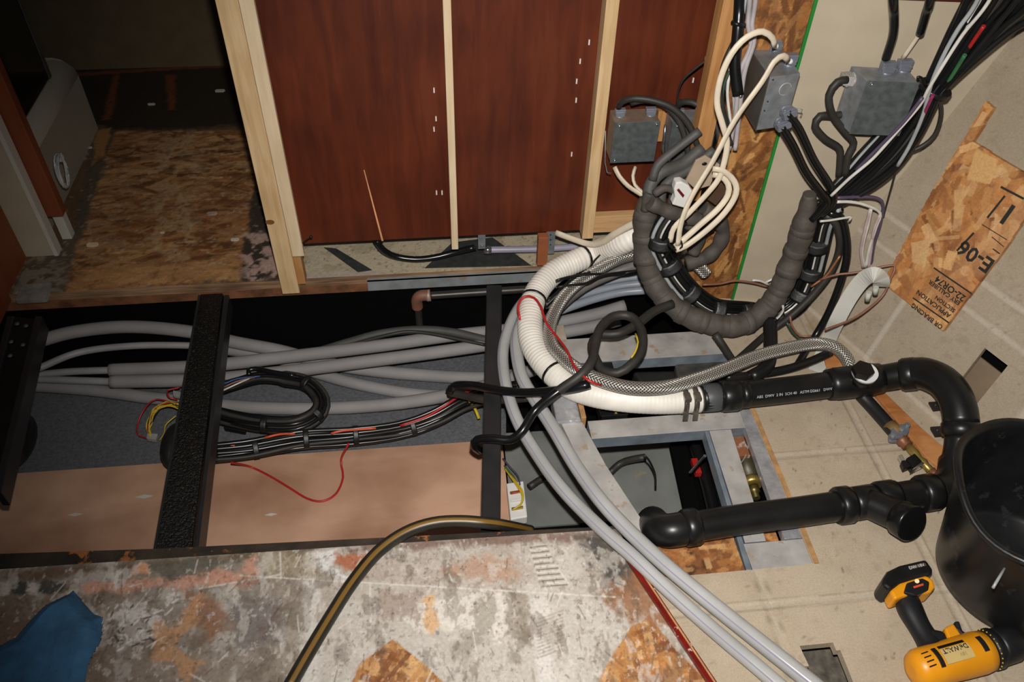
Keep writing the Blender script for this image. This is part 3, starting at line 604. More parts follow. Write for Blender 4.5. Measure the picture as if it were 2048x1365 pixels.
# ============================================================ PIT FRAME (grey rails over the pit right of the trench)
fr = thing('pit_grating', 'dirty grey metal grating of flat rails over the pit at the end of the trench', 'grating', (.50, 1.15, -.04))
def rail(name, pts, dz=.032, m=('alu', 'alud'), top=-.002):
    P = [Vector((x, y, top)) for x, y in pts]; mb = MB(); n = len(P); b = 0
    mb.v = P+[p-Vector((0, 0, dz)) for p in P]; mb.face(list(range(n)), 0); mb.face(list(range(2*n-1, n-1, -1)), 1)
    for i in range(n): j = (i+1) % n; mb.face([i, n+i, n+j, j], 1)
    return mb.obj(name, list(m), fr, .0012)
rail('rail', [(.24, 1.362), (.728, 1.362), (.728, 1.446), (.24, 1.446)], .034)
rail('rail', [(.335, 1.128), (.715, 1.128), (.715, 1.180), (.335, 1.180)], .034)
rail('rail', [(.596, .838), (.640, .838), (.655, 1.127), (.604, 1.127)], .030)
rail('rail', [(.592, .777), (.716, .777), (.716, .836), (.592, .836)], .022)
r_ = rail('rail', [(.580, .778), (.591, .778), (.603, 1.127), (.594, 1.127)], .034, ('alud', 'alud'))
rail('foil_edge', [(.678, .838), (.716, .838), (.716, 1.182), (.690, 1.182)], .020, ('foil', 'foil'), -.001)
tag(MB().box((.717, .777, -.006), (.727, 1.19, .0035)).obj('edge_strip', 'ftrim', None, .001), 'thin tan wood edge strip between the grey frame and the vinyl floor', 'edge strip')
pk = MB().prism([Vector((.268, 1.20, .004)), Vector((.322, 1.172, .004)), Vector((.352, 1.05, .004)), Vector((.418, .850, .004)), Vector((.372, .850, .004)), Vector((.300, 1.05, .004))], (0, 0, -.012)).obj('metal_plank', 'alu', None, .001)
tag(pk, 'long grimy grey plank running diagonally under the clear tubes beside the pit', 'plank')
o = MB().box((.262, 1.170, -.03), (.318, 1.285, .012)).obj('foil_block', 'foil', None, .004); tag(o, 'silver foil wrapped block beside the white ribbed hose', 'block')
o = MB().box((.320, 1.182, -.03), (.332, 1.290, .008)).obj('wood_lath', 'ftrim', None, .001); tag(o, 'thin upright tan lath right of the foil wrapped block', 'lath')
ob = surface('chipboard_scrap', FLOOR, [(.36, .777), (.578, .777), (.578, .862), (.36, .862)], .003, lambda p: (p.noise((60, 42, 28), 20, .5, .1, .9, 3), p.chips(90, .05, .01, OSB, None, None, .7, 12), p.noise((52, 40, 32), 34, .56, .06, .8, 5), p.noise((150, 92, 50), 16, .6, .08, .6, 9)), VC_osb, (128, 80, 46), thick=.02)
ob.location.z -= .006; tag(ob, 'rusty brown chipboard scrap filling the near corner of the pit frame', 'chipboard')
o = surface('chipboard_scrap', FLOOR, [(.642, .84), (.674, .84), (.674, .872), (.642, .872)], .003, lambda p: p.chips(30, .03, .008, OSB, None, None, .8, 13), VC_osb, (150, 98, 54), thick=.01); o.location.z -= .02
tag(o, 'little orange chipboard offcut under the lower black pipe in the frame gap', 'chipboard')
o = surface('chipboard_scrap', FLOOR, [(.655, 1.07), (.688, 1.07), (.690, 1.125), (.655, 1.125)], .003, lambda p: p.noise((190, 180, 176), 60, .6, .05, .7, 3), VC_osb, (134, 84, 54), thick=.01); o.location.z -= .03
tag(o, 'rusty chipboard scrap at the far end of the narrow gap in the frame', 'chipboard')
# canister in the narrow gap
cn = thing('canister', 'olive canister with a brass cap lying down in the narrow gap of the frame', 'canister', Z(1505, 960, -.08))
pa, pb_ = Z(1478, 880, -.06), Z(1502, 960, -.06); dr = (pb_-pa).normalized()
MB().tube([pa, pa.lerp(pb_, .5), pb_], .022, 16).obj('body', 'olive', cn)
MB().tube([pb_, pb_+dr*.006, pb_+dr*.016, pb_+dr*.018], [.022, .024, .024, .018], 18).obj('cap', 'brass', cn)
MB().tube([pb_+dr*.018, pb_+dr*.035, pb_+dr*.036, pb_+dr*.05], [.012, .012, .008, .008], 12).obj('valve_stem', mk('dull brass', (110, 96, 54), .4, .7), cn)
cable('string', [(1470, 940, -.0), (1490, 915, -.03), (1496, 890, -.03), (1488, 870, -.03)], 1.2, 'greyw', 'thin grey string hanging in the narrow gap over the canister', 'string')
# inside the pit
o = MB().prism([Z(1340, 885, -.2), Z(1372, 880, -.2), Z(1405, 1040, -.2), Z(1375, 1045, -.2)], (0, 0, -.02)).obj('steel_channel', 'void', None, .002); tag(o, 'black steel channel crossing the pit under the frame', 'channel')
o = cable('drain_pipe', [(1390, 890, -.22), (1412, 960, -.22), (1432, 1040, -.22)], 14, 'cabg', 'glossy black pipe deep inside the pit beside the steel channel', 'pipe')
o = cable('drain_pipe', [(1425, 890, -.16), (1440, 950, -.16), (1462, 1030, -.16)], 17, mk('scratched black pipe', (36, 38, 32), .4, var=.5, vs=60), 'scratched dark green black pipe in the pit under the near frame rail', 'pipe')
o = MB().box((Z(1385, 930, -.2).x, Z(1385, 950, -.2).y, -.21), (Z(1397, 930, -.2).x, Z(1385, 920, -.2).y, -.195)).obj('red_fitting', 'red'); tag(o, 'small red fitting deep in the pit', 'fitting')
o = cable('bead_chain', [(1410, 912, -.02), (1398, 925, -.05), (1380, 946, -.09)], 3, 'chrome', 'short silver bead chain hanging into the pit', 'chain', step=.003)
cable('twine', [(1290, 912, -.05), (1300, 925, -.10), (1310, 950, -.16), (1311, 978, -.2)], 2.2, 'blkm', 'frayed black twine hanging into the pit', 'twine')
cable('cable', [(1128, 990, -.26), (1105, 960, -.25), (1085, 958, -.25), (1058, 975, -.25)], 7, 'cab', 'short black cable on the grey metal sheet behind the white terminal box', 'cable')
cable('cable', [(1218, 948, -.25), (1240, 928, -.24), (1262, 920, -.22), (1290, 915, -.2)], 7, 'cab', 'black cable curving over the grey metal sheet under the frame', 'cable')
# black bracket + relays beneath upper rail
br = thing('black_bracket', 'black moulded plastic bracket in the gap under the upper rail', 'bracket', Z(1220, 745, -.04))
MB().box((Z(1197, 745, -.02).x, 1.305, -.05), (Z(1227, 745, -.02).x, 1.372, -.006)).obj('body', 'blk', br, .003)
c = Z(1206, 742, -.004); MB().ball(c, .004, 0, 8).obj('screw', 'steel', br)
o = MB().prism([Z(1265, 742, -.05), Z(1352, 740, -.05), Z(1360, 775, -.05), Z(1290, 780, -.05)], (0, 0, -.05)).obj('pump_housing', 'blkm', None, .008); tag(o, 'black pump housing down between the two frame rails', 'housing')
o = MB().prism([Z(1350, 728, -.03), Z(1455, 722, -.03), Z(1462, 760, -.03), Z(1358, 770, -.03)], (0, 0, -.03)).obj('rubber_block', mk('mottled black rubber', (64, 62, 58), .6, var=.5, vs=40, bump=.5), None, .005); tag(o, 'mottled black rubber block below the right end of the upper rail', 'block')
tr = thing('black_tray', 'small open black plastic tray between the foil block and the middle rail', 'tray', Z(1225, 820, -.03))
t0, t1 = Z(1200, 838, -.01), Z(1250, 806, -.01)
MB().box((t0.x, t0.y, -.028), (t1.x, t1.y, -.024)).box((t0.x, t0.y, -.024), (t1.x, t0.y+.004, -.002)).box((t0.x, t1.y-.004, -.024), (t1.x, t1.y, -.002)).box((t0.x, t0.y, -.024), (t0.x+.004, t1.y, -.002)).box((t1.x-.004, t0.y, -.024), (t1.x, t1.y, -.002)).obj('body', 'blk', tr, .001)
MB().ball(Z(1232, 826, -.02), .005, 0, 8).obj('screw', 'brass', tr)
o = MB().box((.22, 1.445, -.03), (.33, 1.50, -.003)).obj('timber_offcut', mk('pale dirty timber', (170, 156, 138), .8, var=.3), None, .002); tag(o, 'pale dirty timber offcut behind the upper frame rail', 'timber')

# ============================================================ GREY FOAM COVERED PIPES IN THE TRENCH
G = 'foam covered pipes lying in the trench'
def fp(pts, r, lab, mat='foam'): return cable('foam_covered_pipe', pts, r, mat, lab, 'pipe', G, 14)
fp([(60, 688, -.13), (150, 664, -.14), (260, 654, -.15), (380, 664, -.16), (470, 685, -.18), (560, 702, -.20), (650, 726, -.235), (740, 741, -.25), (850, 751, -.252), (960, 756, -.255), (1060, 748, -.262)], 13, 'thick grey foam covered pipe that bows highest near the far wall of the trench')
fp([(75, 738, -.16), (160, 705, -.17), (270, 692, -.18), (390, 692, -.19), (450, 698, -.20)], 7, 'slim grey tube bowing just below the highest foam covered pipe', 'thin')
fp([(452, 699, -.21), (540, 712, -.22), (620, 742, -.25), (700, 765, -.255), (800, 785, -.264), (880, 792, -.268), (980, 790, -.268)], 12, 'grey foam covered pipe that dives under the others right of the wide black beam')
fp([(220, 741, -.20), (400, 733, -.20), (560, 716, -.19), (760, 692, -.18), (900, 672, -.17), (1060, 655, -.15), (1180, 632, -.12), (1250, 612, -.10)], 13, 'grey foam covered pipe, farther of the two running side by side')
fp([(222, 764, -.20), (400, 760, -.20), (560, 745, -.19), (760, 720, -.18), (930, 697, -.17), (1060, 676, -.15), (1180, 655, -.12), (1240, 640, -.10)], 13, 'grey foam covered pipe, nearer of the two running side by side')
cable('grey_tube', [(60, 752, -.21), (140, 744, -.21), (226, 741, -.21)], 7.5, 'thin', 'short bare grey tube leaving the farther of the two parallel foam covers', 'tube')
cable('grey_tube', [(50, 758, -.215), (140, 761, -.215), (228, 764, -.215)], 7.5, 'thin', 'short bare grey tube leaving the nearer of the two parallel foam covers', 'tube')
fp([(45, 770, -.25), (180, 780, -.25), (300, 796, -.25), (400, 806, -.25), (500, 815, -.25), (620, 818, -.25), (750, 812, -.24), (860, 798, -.215), (960, 776, -.195), (1040, 750, -.175), (1120, 718, -.16)], 13, 'grey foam covered pipe nearest to the carpet, crossing the whole trench')
fp([(1090, 608, -.10), (1160, 590, -.09), (1230, 578, -.08), (1300, 560, -.07)], 11, 'grey foam pipe end among the tubes behind the white ribbed hose')
for i, (dy, lab) in enumerate(((0, 'farthest pale blue grey tube under the braided hose'), (16, 'middle pale blue grey tube under the braided hose'), (32, 'nearest pale blue grey tube under the braided hose, with a brass end'))):
    cable('grey_tube', [(1120, 590+dy*1.0, -.06), (1180, 572+dy*.9, -.05), (1240, 560+dy*.8, -.04), (1292, 552+dy*.9, -.03)], 8.5, mk('blue grey tube', (142, 148, 158), .35, var=.12), lab, 'tube', None, 12)
o = MB().tube([Z(1290, 579, -.03), Z(1297, 578, -.03)], .011, 12).obj('pipe_end', 'brass'); tag(o, 'brass end on the nearest of the blue grey tubes', 'fitting')
cable('black_hose', [(640, 702, -.20), (700, 684, -.18), (760, 668, -.16), (830, 660, -.15), (900, 664, -.15), (980, 682, -.15), (1040, 690, -.14)], 8.5, mk('matt charcoal hose', (74, 74, 72), .6, var=.2), 'charcoal hose arching over the foam covered pipes', 'hose', None, 12)
cable('black_cable', [(655, 704, -.20), (770, 672, -.15), (840, 665, -.145), (970, 690, -.145)], 3.5, 'cab', 'thin dark cable beside the charcoal hose', 'cable')
# iron pipe and elbow
ip = thing('iron_pipe', 'dark iron pipe with a brown elbow under the metal flashing', 'pipe', PYp(840, 640, 1.69))
MB().tube(smooth([(856, 592, 'y', 1.69), (960, 585, 'y', 1.69), (1070, 578, 'y', 1.69)]), .0105, 14).obj('pipe', 'iron', ip)
MB().tube(smooth([(858, 591, 'y', 1.69), (842, 592, 'y', 1.69), (834, 600, 'y', 1.69), (835, 616, 'y', 1.69)], .004), .0155, 14).obj('elbow', 'rust', ip)
MB().tube([PYp(853, 592, 1.69), PYp(861, 591, 1.69)], .0165, 14).obj('collar', mk('pale collar', (170, 150, 132), .5, .3), ip)
MB().tube(smooth([(836, 612, 'y', 1.69), (838, 640, 'y', 1.69), (842, 672, 'y', 1.69)]), .0105, 14).obj('pipe', 'iron', ip)
# thin flat dark patches & bits on the lino strip
o = MB().prism([Z(648, 496, .0005), Z(672, 498, .0005), Z(744, 541, .0005), Z(716, 545, .0005)], (0, 0, .002)).obj('dark_floor_patch', 'darkpatch'); tag(o, 'narrow slanting dark strip on the floor under the partition', 'floor patch')
o = MB().prism([Z(905, 486, .0005), Z(985, 476, .0005), Z(1062, 532, .0005), Z(850, 537, .0005)], (0, 0, .002)).obj('dark_floor_patch', 'darkpatch'); tag(o, 'broad dark patch on the floor under the middle batten', 'floor patch')
cable('black_hose', [(752, 480, .10), (766, 500, .06), (790, 513, .03), (830, 519, .02), (870, 515, .02), (910, 505, .03), (950, 495, .05)], 6.5, 'cabg', 'glossy black hose sagging under the mahogany partition', 'hose', None, 12)
pex = thing('waste_tube', 'lilac grey plastic tube with a chrome end under the partition', 'tube', Z(1080, 500, .02))
MB().tube(smooth([(975, 500, .035), (1080, 498, .035), (1180, 491, .035), (1230, 482, .035)]), .0095, 14).obj('tube', mk('lilac tube', (150, 146, 162), .4, var=.15), pex)
MB().tube([Z(968, 500, .035), Z(983, 500, .035)], .0125, 14).obj('end_clamp', 'chrome', pex)
bk = thing('angle_bracket', 'small grey steel angle bracket hanging under the partition left of the lilac tube', 'bracket', PYp(963, 500, 1.74))
c0, c1 = PYp(956, 468, 1.745), PYp(971, 498, 1.745); MB().box((c0.x, 1.745, c1.z), (c1.x, 1.748, .15)).obj('plate', 'steel', bk, .0008)
MB().ball(PYp(964, 492, 1.744), .004, 0, 8).obj('bolt', 'chrome', bk)
bk = thing('angle_bracket', 'perforated grey steel angle bracket beside the upright reddish wood block', 'bracket', PYp(1102, 500, 1.74))
c0, c1 = PYp(1093, 468, 1.745), PYp(1108, 508, 1.745); MB().box((c0.x, 1.745, c1.z), (c1.x, 1.748, .15)).obj('plate', 'steel', bk, .0008)
for yy in (470, 480, 490): MB().ball(PYp(1101, yy, 1.7445), .0022, 0, 6).obj('hole', 'blk', bk)
# round thing at the left, round speaker behind beam
sp_ = thing('round_lamp', 'round black lamp with a pale speckled face by the left end of the carpet', 'lamp', Z(36, 880, -.26))
c = Z(30, 882, -.20); MB().ball(c, .062, 0, 16, (.75, 1.35, .7)).obj('housing', 'blk', sp_)
MB().ball(c+Vector((.012, -.03, .028)), .028, 0, 12, (.8, 1.2, .6)).obj('reflector', mk('speckled reflector', (170, 170, 166), .3, .5, var=.8, vs=160), sp_)
c = Z(352, 892, -.20); o = MB().ball(c, .05, 0, 16, (.7, 1.35, .8)).obj('rubber_dome', 'blkm'); tag(o, 'black rubber dome peeking out beside the wide pitch-coated beam', 'dome')

# ============================================================ HARNESSES
def bundle(name, label, cat, ctr, width, mats, rpx, seed=0, wob=.35, tapes=(), taper=None, lift=.0, bw=2.4):
    """ctr: list of (px,py,...) points; strands laid side by side with wobble; tapes: fractions"""
    P = smooth(ctr, .014); rn = random.Random(seed); root = thing(name, label, cat, P[len(P)//2]-Vector((0, 0, .01)))
    n = len(mats); sc_ = prad(1, P[len(P)//2]); W = width*sc_; r0 = rpx*sc_
    for i, m in enumerate(mats):
        ph, fr_ = rn.uniform(0, 6.28), rn.uniform(5, 11); lay = (i % 2)*r0*1.1; base = (i/(max(1, n-1))-.5)
        Q = []
        for k, p in enumerate(P):
            t = (P[min(k+1, len(P)-1)]-P[max(k-1, 0)]).normalized(); view = (p-C0).normalized(); side = t.cross(view).normalized(); dep = -view
            f = k/(len(P)-1); tp = taper(f) if taper else 1
            off = side*(base*W*tp + math.sin(ph+f*fr_)*W*wob*.18*tp) + dep*(lay+math.cos(ph*1.3+f*fr_)*r0*.5+lift)
            Q.append(p+off)
        MB().tube(Q, r0*rn.uniform(.8, 1.15), 8).obj('wire', m, root)
    for f in tapes:
        k = int(f*(len(P)-2))+1; t = (P[k+1 if k+1 < len(P) else k]-P[k-1]).normalized(); view = (P[k]-C0).normalized(); side = t.cross(view).normalized()
        tp = taper(f) if taper else 1; w = r0*bw; q = []
        mb = MB(); c = P[k] - view*r0*.5; L = []
        for s_ in (-.5, -.3, .3, .5):
            L.append(c+t*w*s_)
        mb.tube(L, [W*tp/2+r0*.9]*4, 14, flat=(1, 1)); 
        # flatten across the view
        for v_ in mb.v:
            d = (v_-c).dot(view); v_ -= view*d*(1-min(1, (r0*2.2)/(W*tp/2+r0)))
        mb.obj('tape_band', 'tapeb', root)
    return root
bundle('wire_harness', 'long black taped wire bundle running along the near side of the carpet', 'wires', [(425, 908, -.18), (500, 900, -.19), (600, 880, -.2), (700, 872, -.21), (800, 860, -.22), (870, 838, -.21), (930, 806, -.18), (985, 790, -.14), (1040, 780, -.08)], 30, ['cabg', 'cab', 'cabg', 'cabg', 'cab', 'cabg', 'cab', 'cabg'], 4.6, 3, tapes=(.12, .28, .42, .62))
for (a, lab) in (([(418, 893, -.17), (450, 891, -.17), (470, 892, -.17)], 'orange wire end on the long bundle beside the wide beam'), ([(530, 876, -.17), (560, 869, -.17), (590, 868, -.17)], 'orange wire showing on the long bundle below the coil'), ([(662, 868, -.18), (685, 862, -.18), (752, 857, -.18)], 'orange wire on the long bundle right of the coil')):
    cable('orange_wire', a, 2.4, 'orange', lab, 'wire')
cable('red_wire', [(463, 926, -.2), (500, 934, -.262), (540, 953, -.264), (580, 977, -.264), (615, 998, -.264), (645, 1003, -.264), (672, 988, -.264), (686, 955, -.264), (682, 920, -.25), (697, 888, -.19)], 2.2, 'red', 'red wire looping over the plywood sheet below the long bundle', 'wire')
cable('red_wire', [(800, 852, -.2), (850, 835, -.19), (890, 812, -.18), (915, 795, -.16), (960, 770, -.12)], 2.6, 'red', 'red wire slanting up off the long bundle toward the narrow beam', 'wire')
cable('red_wire', [(424, 866, -.17), (430, 882, -.17), (432, 892, -.17)], 2, 'red', 'short red wire hanging beside the wide beam above the long bundle', 'wire')
cable('yellow_wire', [(937, 800, -.16), (950, 818, -.2), (958, 838, -.22)], 3.2, 'yellow', 'short yellow and black wire left of the narrow beam', 'wire')
bundle('coiled_harness', 'looped black wire loom lying on the foam covered pipes', 'wires', [(432, 778, -.2), (470, 765, -.2), (520, 752, -.19), (570, 757, -.19), (615, 768, -.19), (642, 800, -.19), (632, 830, -.2), (590, 850, -.2), (530, 850, -.2), (480, 842, -.2), (425, 828, -.2)], 24, ['cabg', 'cab', 'blk', 'cabg', 'cab', 'cabg', 'cab'], 5, 5, tapes=(.36, .55, .78), taper=lambda f: 1 if f > .25 else .75)
cable('black_cable', [(500, 752, -.17), (497, 742, -.165), (512, 738, -.165), (545, 745, -.165), (590, 752, -.165)], 5, 'cabg', 'short black cable end curling back at the top of the looped loom', 'cable')
for i, (m, c) in enumerate((('whitew', 'white'), ('brownw', 'pinkish'), ('bluew', 'blue'))):
    cable(c+'_wire', [(445, 782-i*6, -.17), (475, 768-i*5, -.165), (500+i*10, 757-i*2, -.165)], 1.8, m, c+' wire fanning out of the left end of the looped loom', 'wire')
o = MB().prism([Z(449, 852, -.24), Z(495, 858, -.24), Z(492, 870, -.24), Z(450, 862, -.24)], (0, 0, .012)).obj('plug_connector', 'blk', None, .002); tag(o, 'flat black plug lying on the carpet under the looped loom', 'plug')
# yellow & red wire tangle left of wide beam
def tangle():
    root = thing('wire_tangle', 'tangle of yellow, red and black wires with a pale plug left of the wide beam', 'wires', Z(315, 840, -.25)); rn = random.Random(4)
    for i in range(11):
        m = ['yellow', 'yellow', 'yellow', 'blk', 'yellow', 'red', 'blk', 'yellow', 'red', 'yellow', 'brownw'][i]; j = lambda s=5: rn.uniform(-s, s)
        MB().tube(smooth([(358, 812+j(7), -.2), (335+j(), 808+j(), -.2), (312+j(), 822+j(), -.21), (300+j(), 842+j(), -.22), (297+j(4), 862+j(4), -.24), (306+j(3), 874+j(3), -.255)], .006), prad(1.5, Z(320, 830, -.2)), 6).obj('wire', m, root)
    MB().tube(smooth([(345, 805, -.2), (310, 800, -.2), (288, 820, -.2), (275, 850, -.22), (277, 870, -.25), (296, 878, -.25)], .006), prad(1.6, Z(320, 830, -.2)), 6).obj('wire', 'red', root)
    MB().tube(smooth([(355, 800, -.2), (338, 795, -.19), (335, 782, -.19), (348, 778, -.19), (360, 775, -.19)], .006), prad(1.8, Z(320, 830, -.2)), 6).obj('wire', 'red', root)
    MB().tube(smooth([(352, 832, -.2), (332, 850, -.21), (328, 868, -.24), (318, 882, -.26)], .006), prad(1.3, Z(320, 830, -.2)), 6).obj('wire', 'yellow', root)
    MB().prism([Z(297, 872, -.26), Z(318, 874, -.26), Z(314, 886, -.26), Z(295, 883, -.26)], (0, 0, .012)).obj('plug', mk('pale plug', (160, 160, 156), .4), root, .001)
    MB().prism([Z(348, 786, -.19), Z(366, 790, -.19), Z(364, 800, -.19), Z(348, 796, -.19)], (0, 0, .01)).obj('plug', mk('pale plug', (160, 160, 156), .4), root, .001)
tangle()
# white terminal box
tbx = thing('terminal_box', 'open white plastic terminal box with yellow green wires right of the narrow beam', 'box', Z(1035, 1000, -.27))
p0, p1, p2, p3 = Z(1013, 967, -.235), Z(1047, 962, -.235), Z(1055, 1034, -.235), Z(1021, 1040, -.235)
MB().prism([p0, p1, p2, p3], (0, 0, -.03)).obj('base', 'white', tbx, .003)
for f in (.28, .50, .72): 
    a = p0.lerp(p3, f); b_ = p1.lerp(p2, f); MB().prism([a.lerp(b_, .12), a.lerp(b_, .8), (a.lerp(b_, .8)+(p3-p0)*.06), (a.lerp(b_, .12)+(p3-p0)*.06)], (0, 0, .006)).obj('terminal', 'white' if f == .5 else 'brass', tbx, .001)
for k, (m, pts) in enumerate((('yellow', [(1010, 938, -.25), (1022, 955, -.23), (1036, 975, -.22), (1044, 990, -.22), (1042, 1008, -.22), (1026, 1020, -.224)]), ('yellow', [(1018, 948, -.24), (1030, 962, -.22), (1044, 982, -.215), (1046, 1000, -.22), (1038, 1014, -.22)]), ('green', [(1009, 932, -.25), (1020, 945, -.24), (1030, 958, -.23)]), ('purple', [(1006, 918, -.25), (1020, 935, -.24), (1035, 952, -.23), (1040, 970, -.225)]), ('red', [(1022, 950, -.235), (1034, 968, -.222), (1038, 982, -.222), (1022, 988, -.224)]))):
    MB().tube(smooth(pts, .005), .0022, 6).obj('wire', m, tbx)

# ============================================================ BIG HOSES
wh, P, r = cable('ribbed_hose', [(1300, 455, 'y', 1.60), (1250, 482, 'y', 1.60), (1196, 504, .10), (1155, 521, .09), (1108, 545, .08), (1074, 584, .065), (1061, 629, .055), (1064, 683, .045), (1088, 726, .04), (1128, 764, .04), (1182, 787, .045), (1250, 798, .05), (1320, 802, .05), (1400, 799, .05)], 25, 'whose', None, n=20, step=.0022, ret=True)
bpy.data.objects.remove(wh)
tot = len(P); R_ = [r*(1+.025*math.sin(i*2*math.pi/4)*(1 if i < tot*.62 else .25)) for i in range(tot)]
o = MB().tube(P, R_, 22).obj('ribbed_hose', 'whose'); tag(o, 'fat white ribbed hose curving from the wall round to the black pipe', 'hose')
WP = P; WRr = r
clp = []
for i, (px, lab) in enumerate(((1366, 'steel band clamp on the white ribbed hose, farther from its end'), (1386, 'steel band clamp nearest the end of the white ribbed hose'))):
    k = min(range(len(P)), key=lambda q: abs((P[q]-Z(px, 801, .05)).length)); t = (P[min(k+1, tot-1)]-P[k-1]).normalized()
    ct = thing('hose_clamp', lab, 'clamp', P[k]-Vector((0, 0, r)), 'band clamps on the white ribbed hose')
    MB().tube([P[k]-t*.006, P[k]+t*.006], r*1.05, 24).obj('band', 'spring', ct)
    q = P[k]+Vector((0, -r*.55, r*.9)); MB().box((-.008, -.011, -.005), (.008, .011, .006), 0, Matrix.Translation(q)).obj('screw_housing', 'spring', ct, .002)
    MB().prism([P[k]-t*.006+Vector((0, -r*.95, 0)), P[k]+t*.006+Vector((0, -r*.95, 0)), P[k]+t*.006+Vector((0, -r*1.2, -.03)), P[k]-t*.006+Vector((0, -r*1.2, -.03))], (0, .0012, 0)).obj('band_tail', 'spring', ct)
def hose_tie(px, py, z, lab, tails=()):
    k = min(range(len(WP)), key=lambda q: (WP[q]-Z(px, py, z)).length); t = (WP[min(k+2, len(WP)-1)]-WP[max(k-2, 0)]).normalized()
    root = thing('cable_tie', lab, 'cable tie', WP[k]-Vector((0, 0, WRr)))
    MB().tube([WP[k]-t*.003, WP[k]+t*.003], WRr*1.06, 20).obj('strap', 'blk', root)
    for tt in tails: MB().tube(smooth(tt, .008), .0022, 6).obj('tail', 'blk', root)
hose_tie(1172, 512, .10, 'black cable tie round the top end of the white ribbed hose', [[(1176, 540, .11), (1190, 520, .12), (1205, 505, .12), (1208, 492, .13)]])
hose_tie(1075, 600, .06, 'black cable tie round the white ribbed hose at its outer bend')
hose_tie(1108, 745, .04, 'black cable tie joining the braided hose to the lower bend of the white ribbed hose')
for pts, lab in (([(1112, 562, .12), (1135, 555, .12), (1180, 549, .12), (1260, 545, .11), (1320, 520, 'y', 1.5), (1345, 495, 'y', 1.47)], 'long black cable tie tail lying over the white ribbed hose, upper of two'), ([(1112, 575, .12), (1140, 571, .12), (1175, 566, .12), (1210, 550, .12), (1290, 540, .10)], 'long black cable tie tail lying over the white ribbed hose, lower of two'), ([(1094, 605, .1), (1115, 585, .11), (1150, 555, .12), (1180, 545, .12)], 'slanting black cable tie tail between the white ribbed and braided hoses')):
    cable('cable_tie', pts, 2.6, 'blk', lab, 'cable tie')
bh = cable('braided_hose', [(1330, 498, 'y', 1.60), (1276, 508, 'y', 1.60), (1236, 519, .12), (1192, 542, .11), (1146, 575, .10), (1117, 610, .09), (1101, 650, .085), (1102, 685, .085), (1121, 711, .09), (1155, 739, .10), (1209, 764, .105), (1270, 777, .11), (1337, 774, .11), (1400, 757, .10), (1455, 737, .09), (1515, 713, .08), (1575, 697, .07), (1630, 688, .06), (1668, 694, .055), (1692, 715, .045), (1704, 745, .03)], 14, 'braid', 'shiny braided steel hose lying over the white ribbed hose and reaching the black pipe', 'hose', n=18, step=.008)
bh['category'] = 'hose'
cable('grey_hose', [(1300, 520, 'y', 1.62), (1230, 545, .05), (1170, 572, .04), (1120, 612, .03), (1092, 655, .03), (1088, 700, .03)], 12, mk('dull grey hose', (112, 108, 104), .5, var=.25), 'dull grey hose between the white ribbed hose and the braided hose', 'hose')
cable('clear_tube', [(1045, 640, .0), (1034, 672, .0), (1034, 710, .0), (1046, 760, .0), (1078, 812, .0), (1112, 866, .005), (1150, 930, .012), (1200, 1000, .02), (1255, 1060, .025), (1330, 1130, .022), (1420, 1205, .018), (1520, 1285, .018), (1640, 1380, .018)], 15, 'clear', 'milky clear tube farther to the right of the two running down across the floor', 'tube', 'milky tubes running across the floor', 16)
cable('clear_tube', [(1105, 548, -.02), (1075, 575, -.02), (1034, 622, -.02), (1008, 690, -.02), (1010, 760, -.02), (1034, 840, -.015), (1080, 918, -.01), (1130, 985, -.0), (1198, 1054, .015), (1262, 1110, .022), (1338, 1182, .018), (1426, 1260, .018), (1514, 1334, .018), (1572, 1384, .018)], 13, 'clear', 'milky clear tube nearer the narrow beam of the two running down across the floor', 'tube', 'milky tubes running across the floor', 16)
cable('yellow_striped_hose', [(1060, 1062, -.10), (1010, 1052, -.02), (975, 1047, .012), (920, 1043, .018), (865, 1047, .018), (810, 1066, .016), (755, 1105, .015), (705, 1165, .015), (660, 1235, .015), (615, 1310, .015), (575, 1380, .015)], 12.5, 'blkyel', 'black hose with a worn yellow stripe bending out over the near floor', 'hose', None, 16)
# red trim strip
t0, t1 = Z(1236, 1078), Z(1440, 1385)
d_ = (t1-t0).normalized(); sd = Vector((0, 0, 1)).cross(d_)
rt = thing('threshold_strip', 'dark red painted threshold strip with chipped paint between old floor and vinyl', 'trim strip', t0.lerp(t1, .5))
MB().prism([t0+sd*.002, t0-sd*.013, t1-sd*.013, t1+sd*.002], (0, 0, .010)).obj('board', 'redtrim', rt, .001)
MB().prism([t0-sd*.004, t0-sd*.0005, t1-sd*.0005, t1-sd*.004], (0, 0, .011)).obj('bare_edge', 'ftrim', rt, .0005)
cable('red_wire', [(1040, 640, .07), (1036, 612, .085), (1048, 594, .095), (1068, 596, .1), (1082, 615, .1), (1092, 645, .1), (1112, 672, .1), (1133, 700, .11), (1150, 735, .12), (1178, 762, .125), (1202, 771, .11)], 2.6, 'red', 'red wire draped over the white ribbed hose', 'wire')
